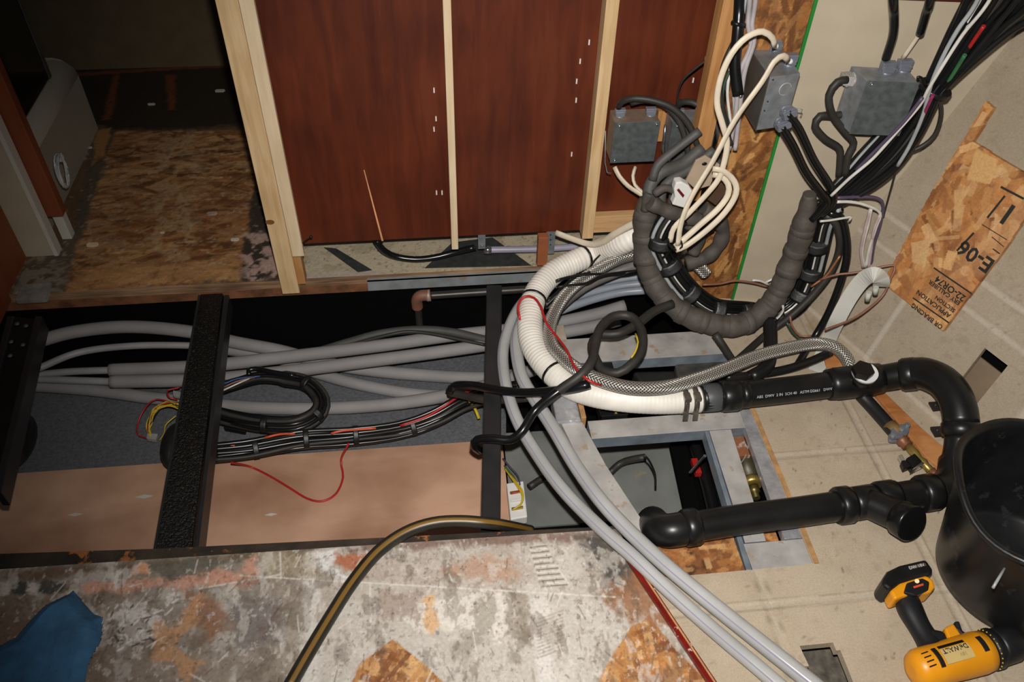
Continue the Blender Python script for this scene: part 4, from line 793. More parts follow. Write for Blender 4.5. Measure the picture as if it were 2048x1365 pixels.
# black ring cable and cables across the narrow beam
cable('coiled_cable', [(1090, 806, .06), (1120, 780, .09), (1160, 752, .12), (1184, 722, .13), (1190, 690, .13), (1202, 655, .13), (1228, 633, .13), (1262, 634, .13), (1283, 662, .13), (1284, 700, .12), (1262, 730, .11), (1236, 746, .10), (1208, 742, .09), (1192, 720, .09), (1184, 690, .10), (1198, 670, .11), (1235, 668, .12), (1272, 650, .12), (1310, 622, .12), (1345, 608, .12)], 9.5, 'cab', 'black cable coiled into a ring behind the braided hose', 'cable', None, 12)
cable('yellow_wire', [(1271, 668, .135), (1276, 685, .135), (1270, 705, .13), (1262, 716, .125)], 2, 'yellow', 'yellow wire showing inside the black cable ring', 'wire')
cable('power_cable', [(1150, 760, .105), (1105, 792, .08), (1070, 822, .05), (1045, 862, .03), (1022, 880, .01), (985, 878, .005), (955, 880, -.01), (948, 892, -.03), (960, 902, -.06)], 9, 'cabg', 'glossy black cable hooked round the narrow steel beam', 'cable', None, 12)
cable('power_cable', [(898, 786, -.10), (910, 772, -.08), (950, 772, -.03), (990, 780, -.005), (1050, 786, .03), (1110, 782, .07), (1155, 775, .1), (1180, 768, .11)], 9, 'cabg', 'glossy black cable folded at its left end and crossing over the narrow steel beam', 'cable', None, 12)
cable('power_cable', [(898, 786, -.115), (930, 792, -.1), (970, 800, -.08), (1015, 800, -.06), (1060, 796, -.03)], 8, 'cab', 'black cable passing just below the folded glossy cable at the narrow beam', 'cable', None, 12)

# ============================================================ BLACK DRAIN PIPEWORK
def pipe(pts, r, root, name='pipe', n=24, mat='blk', step=.01): return MB().tube(smooth(pts, step), r, n).obj(name, mat, root)
def coup(a, b, r, root, mat='blk', name='coupling'):
    A, B = pt(a), pt(b); L = B-A; return MB().tube([A, A+L*.12, A+L*.15, A+L*.85, A+L*.88, B], [r*.96, r, r*1.03, r*1.03, r, r*.96], 26).obj(name, mat, root)
dp = thing('drain_pipe', 'looped black plastic drain pipework lying on the vinyl floor between hose and pit', 'pipe', (.85, 1.05, .0))
RP = .0305
zU = .056
pipe([(1400, 799, zU), (1560, 782, zU), (1690, 766, zU)], RP, dp)
pipe([(1690, 766, zU), (1760, 757, zU+.012), (1815, 748, zU+.03), (1840, 748, zU+.045)], RP, dp)
coup((1404, 797, zU), (1440, 794, zU), RP+.001, dp, mk('grey rubber coupling', (78, 80, 82), .5, var=.3)); coup((1440, 794, zU), (1478, 791, zU), RP+.004, dp)
coup((1478, 790, zU), (1496, 788, zU), RP+.001, dp)
coup((1655, 770, zU), (1760, 757, zU+.010), RP+.006, dp, name='tee_body')
coup((1802, 750, zU+.026), (1836, 747, zU+.044), RP+.006, dp)
pipe([(1826, 747, zU+.038), (1852, 748, zU+.058), (1886, 764, zU+.074), (1909, 792, zU+.074), (1920, 825, zU+.062), (1922, 850, zU+.048)], RP+.0055, dp, 'bend')
coup((1922, 845, zU+.050), (1922, 874, zU+.032), RP+.0075, dp)
pipe([(1921, 868, zU+.036), (1918, 900, zU+.012), (1912, 930, zU-.006)], RP, dp)
pipe([(1912, 925, zU-.008), (1908, 955, .044), (1892, 975, .042), (1866, 984, .042)], RP+.004, dp, 'bend')
coup((1872, 983, .042), (1838, 989, .042), RP+.007, dp)
zL = .040
pipe([(1850, 987, .042), (1760, 1000, zL), (1600, 1024, zL), (1480, 1040, zL), (1380, 1056, zL)], RP, dp)
coup((1792, 995, zL), (1752, 1001, zL), RP+.006, dp); coup((1702, 1009, zL), (1672, 1013, zL), RP+.007, dp)
coup((1752, 1001, zL), (1702, 1009, zL), RP+.003, dp, name='wye_body')
pipe([(1735, 1005, zL+.004), (1790, 1030, .058), (1816, 1042, .07)], RP+.001, dp, 'branch')
a, b = pt((1800, 1035, .064)), pt((1826, 1050, .078)); MB().tube([a, a.lerp(b, .1), a.lerp(b, .9), b], [RP+.005, RP+.007, RP+.007, RP+.004], 28).obj('end_cap', 'cabg', dp)
coup((1396, 1053, zL), (1366, 1058, zL), RP+.006, dp)
pipe([(1372, 1057, zL), (1340, 1062, zL), (1318, 1058, zL-.02), (1305, 1045, zL-.06)], RP+.003, dp, 'elbow')
# cleanout plug with white sealing tape on the tee
cp = pt((1726, 760, zU)); upv = (Vector((0, -.12, 1))).normalized()
k0 = pt((1722, 758, zU+.03)); MB().tube([k0, k0+upv*.018], RP-.003, 24).obj('tee_collar', 'blk', dp)
MB().tube([k0+upv*.018, k0+upv*.028], RP-.002, 24).obj('thread_tape', mk('white thread tape', (226, 226, 226), .7, var=.05), dp)['label'] = 'white thread tape'
MB().tube([k0+upv*.026-Vector((.009, .002, 0)), k0+upv*.042-Vector((.010, .002, 0))], .0245, 6).obj('cleanout_plug', 'blk', dp, .002)
# pipe strap tab
for (x, y) in ((1884, 862), (1880, 812)):
    c = Z(x, y, .05); MB().box((-.022, -.012, -.002), (.022, .012, .002), 0, Matrix.Translation(c)).ball(c+Vector((-.012, 0, .003)), .004, 0, 6).obj('strap_tab', 'iron', dp, .001)
# printed line on the pipe
def text3(s, origin, right, up_, size, mat, name, parent, ext=.0004, bold=0):
    cu = bpy.data.curves.new('t', 'FONT'); cu.body = s; cu.size = size; cu.extrude = ext; cu.resolution_u = 2; cu.offset = bold
    to = bpy.data.objects.new('t', cu); COL.objects.link(to); dg = bpy.context.evaluated_depsgraph_get(); dg.update()
    me = bpy.data.meshes.new_from_object(to.evaluated_get(dg)); bpy.data.objects.remove(to)
    right = Vector(right).normalized(); n = right.cross(Vector(up_)).normalized(); up2 = n.cross(right)
    Mx = Matrix((right, up2, n)).transposed().to_4x4(); Mx.translation = Vector(origin); me.transform(Mx)
    off = Vector((0, 0, 0)); p = parent
    while p is not None: off += p.location; p = p.parent
    me.transform(Matrix.Translation(-off)); me.materials.clear(); me.materials.append(M[mat] if isinstance(mat, str) else mat)
    o = bpy.data.objects.new(name, me); COL.objects.link(o); o.parent = parent; return o
pa, pb_ = pt((1498, 788, zU)), pt((1650, 771, zU)); ax = (pb_-pa).normalized(); vd = (C0-pa.lerp(pb_, .5)).normalized(); sdn = ax.cross(vd).normalized()
if sdn.z > 0: sdn = -sdn
ndir = (vd*.85 - Vector((0, 1, 0))*.42).normalized(); ndir = (ndir-ax*ndir.dot(ax)).normalized()
upt = ndir.cross(ax)
text3('ABS  DWV  2 IN  SCH 40   ASTM D2661   DWV', pa+ndir*(RP+.0016)+ax*.004-upt*.003, ax, upt, .0088, 'print_', 'print', dp, .0002)

# cable tie with label round wye etc omitted; brass valve assembly
va = thing('hose_valve', 'brass valve on a black hose end with a grey two-bolt clamp and chrome lever tip', 'valve', Z(1800, 880, .0))
zV = .024
MB().tube(smooth([(1722, 790, .03), (1745, 815, zV), (1792, 868, zV)]), .0155, 18).obj('hose', 'toolb', va)
MB().tube([Z(1778, 851, zV), Z(1797, 872, zV)], .0165, 18).obj('hose_end', mk('brown hose lining', (128, 100, 60), .6), va)
# clamp : two lobes
ca, cb_ = Z(1778, 881, zV+.006), Z(1818, 852, zV+.006); dd = (cb_-ca).normalized(); pd = Vector((0, 0, 1)).cross(dd)
for h, s_ in ((0, 1), (-.012, 1.04)):
    pts = []
    for k in range(24):
        an = 2*math.pi*k/24; wv = .011*(1+.25*math.cos(2*an)*0); pts.append(ca.lerp(cb_, .5)+dd*math.cos(an)*(.030*s_)+pd*math.sin(an)*(.0125*s_)*(1-.25*math.cos(2*an))+Vector((0, 0, h)))
    MB().prism(pts, (0, 0, .008)).obj('clamp_half', 'zinc', va, .002)
for f in (.12, .55, .85): MB().tube([ca.lerp(cb_, f)+Vector((0, 0, .006)), ca.lerp(cb_, f)+Vector((0, 0, .013))], .006, 6 if f != .85 else 12).obj('bolt', 'steel', va, .001)
MB().tube([Z(1800, 876, zV), Z(1808, 885, zV), Z(1809, 886, zV), Z(1816, 893, zV)], [.014, .0145, .012, .013], 16).obj('ferrule', 'copper', va)
MB().tube([Z(1814, 890, zV), Z(1830, 908, zV), Z(1838, 918, zV), Z(1846, 926, zV), Z(1852, 932, zV), Z(1864, 945, zV)], [.009, .010, .0078, .0105, .008, .0092], 8).obj('valve_body', 'brass', va)
MB().tube([Z(1862, 942, zV), Z(1870, 950, zV), Z(1881, 958, zV), Z(1883, 962, zV)], [.010, .009, .0075, .005], 12).obj('nozzle', 'copper', va)
MB().tube([Z(1842, 922, zV), Z(1830, 930, zV)], .007, 10).obj('stem', 'brass', va)
e0 = [Z(1806, 928, zV-.008), Z(1823, 918, zV-.008), Z(1838, 934, zV-.008), Z(1820, 948, zV-.008)]
MB().prism(e0, (0, 0, .020)).obj('valve_block', 'blk', va, .002)
MB().prism([e0[2]+Vector((0, 0, .019)), e0[3]+Vector((0, 0, .019)), e0[3]+Vector((-.004, -.004, .019)), e0[2]+Vector((.003, -.006, .019))], (0, 0, -.018)).obj('chrome_rim', 'chrome', va, .0005)
MB().prism([Z(1798, 932, zV-.004), Z(1808, 928, zV-.004), Z(1818, 940, zV-.004), Z(1804, 946, zV-.004)], (0, 0, .014)).obj('lever_hub', 'blk', va, .002)
MB().prism([Z(1794, 917, zV-.002), Z(1801, 915, zV-.002), Z(1807, 926, zV-.002), Z(1800, 928, zV-.002)], (0, 0, .010)).obj('lever_tip', 'chrome', va, .001)
# orange chipboard strip behind valve
cs = MB().prism([Z(1742, 788), Z(1768, 792), Z(1840, 862), Z(1904, 918), Z(1890, 955), Z(1845, 915), Z(1790, 846)], (0, 0, .010)).obj('chipboard_strip', 'oakp', None, .001)
tag(cs, 'orange strand board strip lying on the vinyl floor under the brass valve', 'chipboard')
cs = MB().prism([Z(1646, 712), Z(1662, 704), Z(1690, 722), Z(1682, 740), Z(1650, 736)], (0, 0, .008)).obj('chipboard_strip', 'oakp', None, .001)
tag(cs, 'small orange strand board piece under the end of the braided hose', 'chipboard')

# ============================================================ BUCKET
bc = thing('rubber_bucket', 'large dusty black rubber bucket standing at the right edge', 'bucket', (1.09, .72, 0))
def bucket():
    mb = MB(); n = 72; prof = [(.125, 0), (.137, .003), (.140, .02), (.150, .09), (.160, .16), (.168, .215), (.171, .228), (.180, .231), (.184, .238), (.181, .245), (.172, .244), (.166, .236), (.160, .20), (.150, .12), (.138, .03), (.130, .012), (.0001, .010)]
    b0_ = 0
    for i, (r, z) in enumerate(prof):
        for j in range(n):
            a = 2*math.pi*j/n; wv = 1+.025*math.cos(2*a+.6)*(z/.24)+.012*math.cos(3*a+1)*(z/.24); zz = z+(.008*math.sin(3*a+.4)+.005*math.sin(5*a))*(z/.24)
            mb.v.append(Vector((1.09+r*wv*math.cos(a), .715+.02*(z/.24)+r*wv*math.sin(a), zz)))
    for i in range(len(prof)-1):
        for j in range(n):
            j2 = (j+1) % n; mb.face([i*n+j, i*n+j2, (i+1)*n+j2, (i+1)*n+j], 0, True)
    mb.face([j for j in range(n)][::-1], 0)
    return mb
bucket().obj('shell', 'bucket', bc)
# moulded handle slots
for an in (4.35,):
    c = Vector((1.07+.172*math.cos(an), .735+.172*math.sin(an), .222)); MB().tube(smooth([Vector(c+Vector((-.035, .012, .0))), c+Vector((-.02, .030, -.012)), c+Vector((.02, .034, -.014)), c+Vector((.05, .010, .0))], .006), .006, 8).obj('handle_loop', 'blk', bc)
a_, b_ = Z(1948, 1108, .15), Z(1976, 1113, .15)
MB().tube([Vector((.94, .63, .20)), Vector((.905, .60, .195))], .0025, 8).obj('wire_end', 'greyw', bc)['label'] = 'grey bent wire end'

# ============================================================ CORDLESS DRILL
dr_ = thing('cordless_drill', 'yellow and black cordless drill lying on its side beside the black bucket', 'drill', Z(1880, 1270, 0))
zA = .036
A0, A1 = Z(1822, 1344, zA), Z(1972, 1302, zA); ax = (A1-A0).normalized(); L = (A1-A0).length
def lathe(prof, mat, name, n=28, flat=1.0):
    mb = MB(); P = [A0+ax*(f*L) for f, r in prof]
    return mb.tube(P, [r for f, r in prof], n).obj(name, mat, dr_)
lathe([(0, .012), (.01, .020), (.05, .029), (.12, .034), (.4, .0345), (.62, .036), (.88, .037), (.98, .035), (1.0, .030)], 'yel', 'motor_housing')
lathe([(1.0, .034), (1.03, .036), (1.10, .036), (1.12, .033)], 'toolb', 'torque_collar', 36)
lathe([(1.12, .031), (1.16, .033), (1.34, .032), (1.42, .026), (1.46, .020), (1.52, .012)], 'toolb', 'chuck', 32)
for k in range(14):
    a = math.pi*k/13; r0_ = Vector((0, 0, 1))*math.sin(a)+ax.cross(Vector((0, 0, 1)))*math.cos(a); MB().ball(A0+ax*L*1.015+r0_*.0355, .0014, 0, 5).obj('torque_mark', 'yellow', dr_)
H = [(1812, 1196, .034), (1822, 1222, .034), (1838, 1252, .034), (1858, 1285, .034), (1876, 1318, .036)]
P = smooth(H, .004); n_ = len(P)
MB().tube(P, [.022+.0015*math.sin(i/n_*9)+(.006*max(0, i/n_-.8)*5) for i in range(n_)], 20, flat=(.85, 1.0)).obj('grip', 'toolb', dr_)
MB().prism([Z(1842, 1312, .052), Z(1862, 1256, .052), Z(1890, 1262, .052), Z(1906, 1300, .052)], (0, 0, -.034)).obj('grip_base', 'toolb', dr_, .006)
MB().prism([Z(1889, 1256, .050), Z(1907, 1246, .050), Z(1922, 1268, .050), Z(1950, 1272, .050), Z(1952, 1290, .050), Z(1904, 1300, .050)], (0, 0, -.030)).obj('trigger_housing', 'yel', dr_, .004)
MB().prism([Z(1909, 1243, .046), Z(1919, 1242, .046), Z(1926, 1262, .046), Z(1938, 1268, .046), Z(1926, 1272, .046), Z(1914, 1260, .046)], (0, 0, -.020)).obj('trigger', 'toolb', dr_, .003)
MB().prism([Z(1908, 1278, .0515), Z(1920, 1274, .0515), Z(1922, 1280, .0515), Z(1910, 1285, .0515)], (0, 0, .002)).obj('direction_button', 'blk', dr_, .001)
MB().prism([Z(1780, 1181, .056), Z(1800, 1166, .056), Z(1852, 1150, .056), Z(1868, 1160, .056), Z(1872, 1174, .056), Z(1862, 1186, .056), Z(1830, 1188, .056), Z(1806, 1194, .056), Z(1790, 1200, .056)], (0, 0, -.040)).obj('battery_mount', 'yel', dr_, .005)
MB().prism([Z(1808, 1186, .060), Z(1814, 1166, .060), Z(1845, 1156, .060), Z(1860, 1164, .060), Z(1858, 1180, .060), Z(1830, 1192, .060)], (0, 0, -.02)).obj('mount_inlay', 'toolb', dr_, .003)
MB().tube([Z(1834, 1163, .061), Z(1834, 1163, .063)], .004, 12).obj('mount_screw', 'yel', dr_)
MB().prism([Z(1826, 1174, .061), Z(1846, 1168, .061), Z(1847, 1172, .061), Z(1828, 1178, .061)], (0, 0, .0015)).obj('level_window', 'orange', dr_, .0005)
MB().prism([Z(1764, 1160, .058), Z(1775, 1142, .058), Z(1800, 1130, .058), Z(1852, 1118, .058), Z(1868, 1140, .058), Z(1864, 1150, .058), Z(1800, 1166, .058), Z(1782, 1182, .058), Z(1768, 1172, .058)], (0, 0, -.055)).obj('battery', 'blk', dr_, .006)
MB().prism([Z(1816, 1134, .0585), Z(1850, 1127, .0585), Z(1853, 1132, .0585), Z(1818, 1140, .0585)], (0, 0, .0006)).obj('battery_label', mk('worn battery label', (96, 84, 66), .5, var=.6, vs=200), dr_)
sideu = Vector((0, 0, 1)); cross = sideu.cross(ax)
# label panel on the housing, lettering upside down in the view
lo_ = A0+ax*L*.36; R0 = .036
top = lambda f, v, h=0: A0+ax*L*f + cross*v + sideu*(math.sqrt(max(1e-6, .0362**2-v*v))+h)
def cpatch(f0, f1, v0, v1, h, mat, name):
    mb = MB(); n = 8
    for i in range(n+1):
        v = v0+(v1-v0)*i/n; mb.v += [top(f0, v, h), top(f1, v, h), top(f1, v, -.001), top(f0, v, -.001)]
    for i in range(n):
        for a_, b_ in ((0, 1), (1, 2), (3, 0)): mb.face([4*i+b_, 4*i+a_, 4*i+4+a_, 4*i+4+b_])
    mb.face([0, 1, 2, 3]); mb.face([4*n+3, 4*n+2, 4*n+1, 4*n]); return mb.obj(name, mat, dr_)
cpatch(.32, .68, -.015, .011, .0012, 'label', 'brand_plate'); cpatch(.24, .29, -.017, .017, .0016, 'toolb', 'vent_bar')
cpatch(.33, .66, .013, .018, .0014, 'blk', 'name_bar'); cpatch(.82, .88, -.012, .016, .0022, 'toolb', 'vent_bar')

for k in range(4): MB().prism([top(.10, -.012+k*.008, -.001), top(.19, -.011+k*.008, -.001), top(.19, -.009+k*.008, -.001), top(.10, -.010+k*.008, -.001)], (0, 0, .0014)).obj('vent_slot', 'blk', dr_)
def wrap(o):
    for v in o.data.vertices:
        q = v.co + dr_.location - A0; vv = q.dot(cross); h = q.dot(sideu)
        v.co += sideu*(math.sqrt(.0362**2-vv*vv)+.0014 - h + (.0003 if v.index % 2 else 0)*0)
wrap(text3('DeWALT', top(.665, .0100, .0018), -ax, -cross, .0125, 'ink', 'lettering', dr_, 0, .0003))
wrap(text3('18V', top(.60, -.003, .0018), -ax, -cross, .0085, mk('faint brown print', (150, 124, 74), .6), 'lettering', dr_, 0))
text3('DW 18V', Z(1820, 1140, .0592), Z(1852, 1132, .0592)-Z(1820, 1140, .0592), (0, 1, 0), .009, 'print_', 'lettering', dr_, .0002)

# ============================================================ BLUE TOWEL
def towel():
    out = [(-30, 1312), (40, 1282), (100, 1222), (150, 1186), (190, 1232), (208, 1240), (205, 1290), (182, 1340), (165, 1400), (-30, 1430)]
    P = [FLOOR.ab(*p) for p in out]; xs = np.array([p[0] for p in P]); ys = np.array([p[1] for p in P])
    s = .0022; gx, gy = np.meshgrid(np.arange(xs.min()-.01, xs.max()+.01, s), np.arange(ys.min()-.01, ys.max()+.01, s))
    d = sdf(P, gx, gy); ins = d < .001
    u = (gx+gy*1.1); h = .012+.016*(fbm(gx*1.0, gy*1.0, 7, 2, 3)) + .013*np.abs(np.sin(u*20+fbm(gx, gy, 6, 2, 5)*4)) - .016*np.clip(1+d/.02, 0, 1)
    h = np.maximum(h, .002); mb = MB(); ids = {}
    ny, nx = gx.shape
    for j in range(ny-1):
        for i in range(nx-1):
            if ins[j, i] and ins[j, i+1] and ins[j+1, i] and ins[j+1, i+1]:
                f = []
                for (a, b) in ((j, i), (j, i+1), (j+1, i+1), (j+1, i)):
                    if (a, b) not in ids: ids[(a, b)] = len(mb.v); mb.v.append(Vector((gx[a, b], gy[a, b], h[a, b])))
                    f.append(ids[(a, b)])
                mb.face(f, 0, True)
    o = mb.obj('shop_towel', 'blue'); so = o.modifiers.new('s', 'SOLIDIFY'); so.thickness = .0012; return o
tag(towel(), 'crumpled blue paper shop towel on the near floor at the left', 'towel')

# ============================================================ JUNCTION BOXES
def clampo(c, fwd, up_, s, root, name='cable_clamp', mat='zinc'):
    f = Vector(fwd).normalized(); u = Vector(up_).normalized(); r = f.cross(u).normalized(); u = r.cross(f)
    Mx = Matrix((r, f, u)).transposed().to_4x4(); Mx.translation = c
    mb = MB().box((-.5*s, -.38*s, 0), (.5*s, .38*s, .62*s), 0, Mx).box((-.58*s, -.30*s, .30*s), (.58*s, .30*s, .85*s), 0, Mx)
    mb.tube([Mx @ Vector((0, 0, -.1*s)), Mx @ Vector((0, 0, .12*s))], .55*s, 12)
    o = mb.obj(name, mat, root, .0015)
    MB().tube([Mx @ Vector((.32*s, -.36*s, .45*s)), Mx @ Vector((.32*s, -.50*s, .45*s))], .13*s, 8).obj('clamp_screw', 'steel', o)
    return o
def jbox(label, top, h, cover_edge=(0, 1), n_s=2, cm='galv', bm_='steel', group=None):
    """top: 4 Vectors (front-left, front-right, back-right, back-left) at the top rim"""
    root = thing('junction_box', label, 'junction box', (top[0]+top[2])/2-Vector((0, 0, h)), group)
    MB().prism([p-Vector((0, 0, .0)) for p in top], (0, 0, -h)).obj('body', bm_, root, .0015)
    a, b = top[cover_edge[0]], top[cover_edge[1]]; e = (b-a).normalized(); n = e.cross(Vector((0, 0, 1))); 
    if n.dot(C0-a) < 0: n = -n
    q = [a-e*.001+Vector((0, 0, .001)), b+e*.001+Vector((0, 0, .001)), b+e*.001-Vector((0, 0, h+.001)), a-e*.001-Vector((0, 0, h+.001))]
    cv = MB().prism(q, n*.002).obj('cover_plate', cm, root, .0008)
    L = (b-a).length
    for (u, v) in ((.10, .07), (.90, .93), (.92, .08))[:n_s]:
        c = a+e*L*u-Vector((0, 0, h*v))+n*.0026; MB().ball(c, .0038, 0, 8).obj('cover_screw', 'chrome', cv)
    return root, e, n
y1 = 1.64
tl, tr_ = PYp(1230, 246, y1), PYp(1318, 242, y1); zt = (tl.z+tr_.z)/2
T1 = [Vector((tl.x, y1, zt)), Vector((tl.x+.104, y1, zt)), Vector((tl.x+.104, y1+.058, zt)), Vector((tl.x, y1+.058, zt))]
j1, e, n = jbox('square steel junction box on the pine stud, leftmost of the four', T1, .104, bm_=mk('tan dusty steel', (132, 112, 96), .6, .2, var=.3, vs=30), n_s=1)
for u in (.09, .93): 
    c = T1[0]+Vector((.104*u, -.0028, -.104*(.94 if u < .5 else .06))); MB().ball(c, .0042, 0, 8).obj('cover_screw', 'chrome', j1)
for px_, yy in ((1240, 222), (1301, 221)):
    c = PYp(px_, yy+6, y1+.03); c.z = zt; clampo(c, (0, 1, 0), (0, 0, 1), .021, j1)
MB().tube([PYp(1211, 262, y1-.0), PYp(1210, 325, y1), PYp(1214, 345, y1), PYp(1222, 347, y1)], .0014, 6).obj('box_hanger', 'steel', j1)
tl2 = PYp(1346, 246, y1+.01); T2 = [Vector((tl2.x, y1+.01, tl2.z)), Vector((tl2.x+.104, y1+.01, tl2.z)), Vector((tl2.x+.104, y1+.068, tl2.z)), Vector((tl2.x, y1+.068, tl2.z))]
j2, e, n = jbox('square steel junction box half hidden behind black cables, second from the left', T2, .104, n_s=2)
c = T2[0]+Vector((.008, -.003, -.097)); MB().ball(c, .0042, 0, 8).obj('cover_screw', 'chrome', j2)
for px_ in (1358, 1410):
    c = PYp(px_, 224, y1+.04); c.z = tl2.z; clampo(c, (0, 1, 0), (0, 0, 1), .021, j2)
MB().tube([PYp(1331, 250, y1), PYp(1327, 290, y1), PYp(1329, 318, y1)], .0035, 8).obj('box_hanger', 'chrome', j2)
# box on the strand board : seen at an angle
zt3 = PYp(1540, 155, 1.45).z
T3 = [Z(1540, 155, zt3), Z(1601, 147, zt3), Z(1560, 88, zt3), Z(1496, 92, zt3)]
j3, e, n = jbox('deep steel junction box angled on the strand board with knockouts facing forward', T3, .117, cover_edge=(3, 0), n_s=0, cm=mk('dark cover plate', (86, 82, 76), .5, .3, var=.3))
for (x, y) in ((1537, 157), (1480, 190)): MB().ball(PYp(x, y, 1.46 if x > 1500 else 1.50)+Vector((0, -.004, 0)), .0042, 0, 8).obj('cover_screw', 'chrome', j3)
ef = (T3[1]-T3[0]).normalized(); nf = ef.cross(Vector((0, 0, 1))); nf = nf if nf.dot(C0-T3[0]) > 0 else -nf; Lf = (T3[1]-T3[0]).length
kc = T3[0]+ef*Lf*.62-Vector((0, 0, .030))+nf*.0004
MB().tube([kc+(ef*math.cos(a)+Vector((0, 0, 1))*math.sin(a))*.013 for a in [i*2*math.pi/20 for i in range(17)]], .0009, 6).obj('knockout', 'alu', j3)
for (u, v) in ((.12, .05), (.13, .45), (.10, .62)): MB().ball(T3[0]+ef*Lf*u-Vector((0, 0, .117*v))+nf*.0004, .0018, 0, 6).obj('hole', 'blk', j3)
for (x, y, yy) in ((1549, 98, 0), (1577, 128, 0)):
    c = Z(x, y, zt3); clampo(c, (0, 1, 0), (0, 0, 1), .025, j3); MB().ball(c+Vector((-.002, -.009, .010)), .0055, 0, 8).obj('cable_core', 'white', j3)
for (x, y) in ((1572, 222), (1560, 245)):
    c = PYp(x, y, 1.435); clampo(c, (.3, 0, -1), nf, .025, j3)
MB().tube([PYp(1584, 216, 1.43), PYp(1605, 220, 1.42), PYp(1601, 228, 1.42)], .0016, 6).obj('box_hanger', 'steel', j3)
# box on the cream panel
zt4 = PYp(1735, 163, 1.45).z
T4 = [Z(1735, 162, zt4), Z(1839, 166, zt4), Z(1815, 138, zt4), Z(1702, 132, zt4)]
j4, e, n = jbox('square steel junction box on the cream panel, rightmost of the four', T4, .118, n_s=0)
e4 = (T4[1]-T4[0]).normalized(); L4 = (T4[1]-T4[0]).length
for (u, v) in ((.10, .05), (.90, .93)): MB().ball(T4[0]+e4*L4*u-Vector((0, 0, .118*v))+n*.0026, .0045, 0, 8).obj('cover_screw', 'chrome', j4)
for (x, y) in ((1772, 140), (1805, 136)): clampo(Z(x, y+4, zt4), (0, 1, 0), (0, 0, 1), .026, j4)
for (x, y, yy) in ((1706, 158, 1.50), (1706, 222, 1.50)):
    c = PYp(x, y, yy); clampo(c, (0, 0, 1), (-1, .1, 0), .027, j4, mat='alu')
# ============================================================ CABLES OF THE BOXES
def yc(name, pts, r, mat, label, cat='cable', group=None, flat=None, n=12):
    return cable(name, pts, r, mat, label, cat, group, n, None, flat, .010)
def Y(L_, y0, y1_=None):
    r_ = [(x, y, 'y', y0 if y1_ is None else y0+(y1_-y0)*i/max(1, len(L_)-1)) for i, (x, y) in enumerate(L_)]
    if L_[0][1] < 0:                     # cables that leave the top of the picture go on upwards
        (xa, ya), (xb, yb) = L_[0], L_[1]; k = (-190-ya)/(yb-ya); r_.insert(0, (xa+(xb-xa)*k*.6, -190, 'y', r_[0][3]))
    return r_
yc('black_cable', Y([(1237, 214), (1245, 203), (1268, 197), (1305, 201), (1345, 216), (1378, 250), (1395, 292), (1405, 330), (1390, 360)], 1.655, 1.56), 6.5, 'cab', 'dusty black cable arching from the leftmost junction box, outer of its pair')
yc('black_cable', Y([(1262, 206), (1290, 200), (1325, 208), (1355, 238), (1370, 275), (1376, 312), (1362, 345), (1338, 368)], 1.66, 1.58), 6.5, 'cab', 'dusty black cable arching from the leftmost junction box, inner of its pair')
yc('black_cable', Y([(1356, 214), (1362, 205), (1385, 205), (1412, 222), (1432, 250), (1440, 290), (1436, 320)], 1.665, 1.56), 6.5, 'cab', 'dusty black cable arching from the half hidden junction box')
yc('black_cable', Y([(1408, 212), (1416, 202), (1430, 206), (1438, 232), (1446, 262)], 1.665, 1.60), 6, 'cab', 'short black cable bending out of the right clamp of the half hidden junction box')
yc('black_wire', Y([(1354, 208), (1356, 185), (1366, 160), (1392, 136), (1430, 108), (1456, 90), (1474, 78)], 1.67, 1.60), 2.2, 'cab', 'thin black wire crossing the last mahogany panel', 'wire')
for i, (L_, r, lab) in enumerate((([(1405, 296), (1365, 328), (1322, 345), (1300, 372), (1298, 405)], 13, 'thick dusty black cable curving down under the half hidden junction box, leftmost of the pack'), ([(1428, 300), (1385, 335), (1345, 358), (1325, 380), (1322, 410)], 10, 'dusty black cable second in the pack under the half hidden junction box'), ([(1440, 320), (1405, 345), (1368, 368), (1348, 388), (1342, 415)], 8.5, 'dusty black cable third in the pack under the half hidden junction box'), ([(1400, 262), (1350, 300), (1316, 330), (1305, 360)], 9, 'dusty black cable crossing the face of the half hidden junction box'))):
    yc('black_cable', Y(L_, 1.58-.01*i, 1.52), r, mk('dusty grey cable', (82, 80, 78), .6, var=.3), lab)
yc('cream_cable', Y([(1229, 334), (1238, 352), (1256, 372), (1280, 388), (1300, 400)], 1.655, 1.60), 4.5, 'cream', 'short cream cable leaving the bottom left of the leftmost junction box', flat=(1.3, .8))
yc('cream_cable', Y([(1271, 334), (1266, 352), (1270, 370), (1284, 384), (1296, 396)], 1.655, 1.60), 4.5, 'cream', 'short cream cable leaving the bottom middle of the leftmost junction box', flat=(1.3, .8))
# cream flat cables from the angled box
yc('cream_cable', Y([(1549, 92), (1545, 76), (1525, 63), (1494, 74), (1464, 106), (1442, 154), (1434, 205), (1444, 246), (1454, 285), (1447, 330), (1432, 366), (1380, 424), (1348, 456), (1340, 484)], 1.46, 1.40), 4.9, 'cream', 'cream flat cable arching from the far top clamp of the angled box', flat=(1.25, .75))
yc('cream_cable', Y([(1576, 120), (1566, 112), (1548, 124), (1524, 164), (1470, 240), (1426, 322), (1382, 396), (1362, 448), (1356, 490)], 1.44, 1.385), 5.2, 'cream', 'cream flat cable running straight down from the near top clamp of the angled box', flat=(1.25, .75))
yc('cream_cable', Y([(1425, 338), (1446, 342), (1468, 362), (1472, 388), (1450, 425), (1412, 462), (1372, 492), (1352, 500)], 1.42, 1.385), 4.9, 'cream', 'outer cream cable loop hanging over the taped bundle', flat=(1.25, .75))
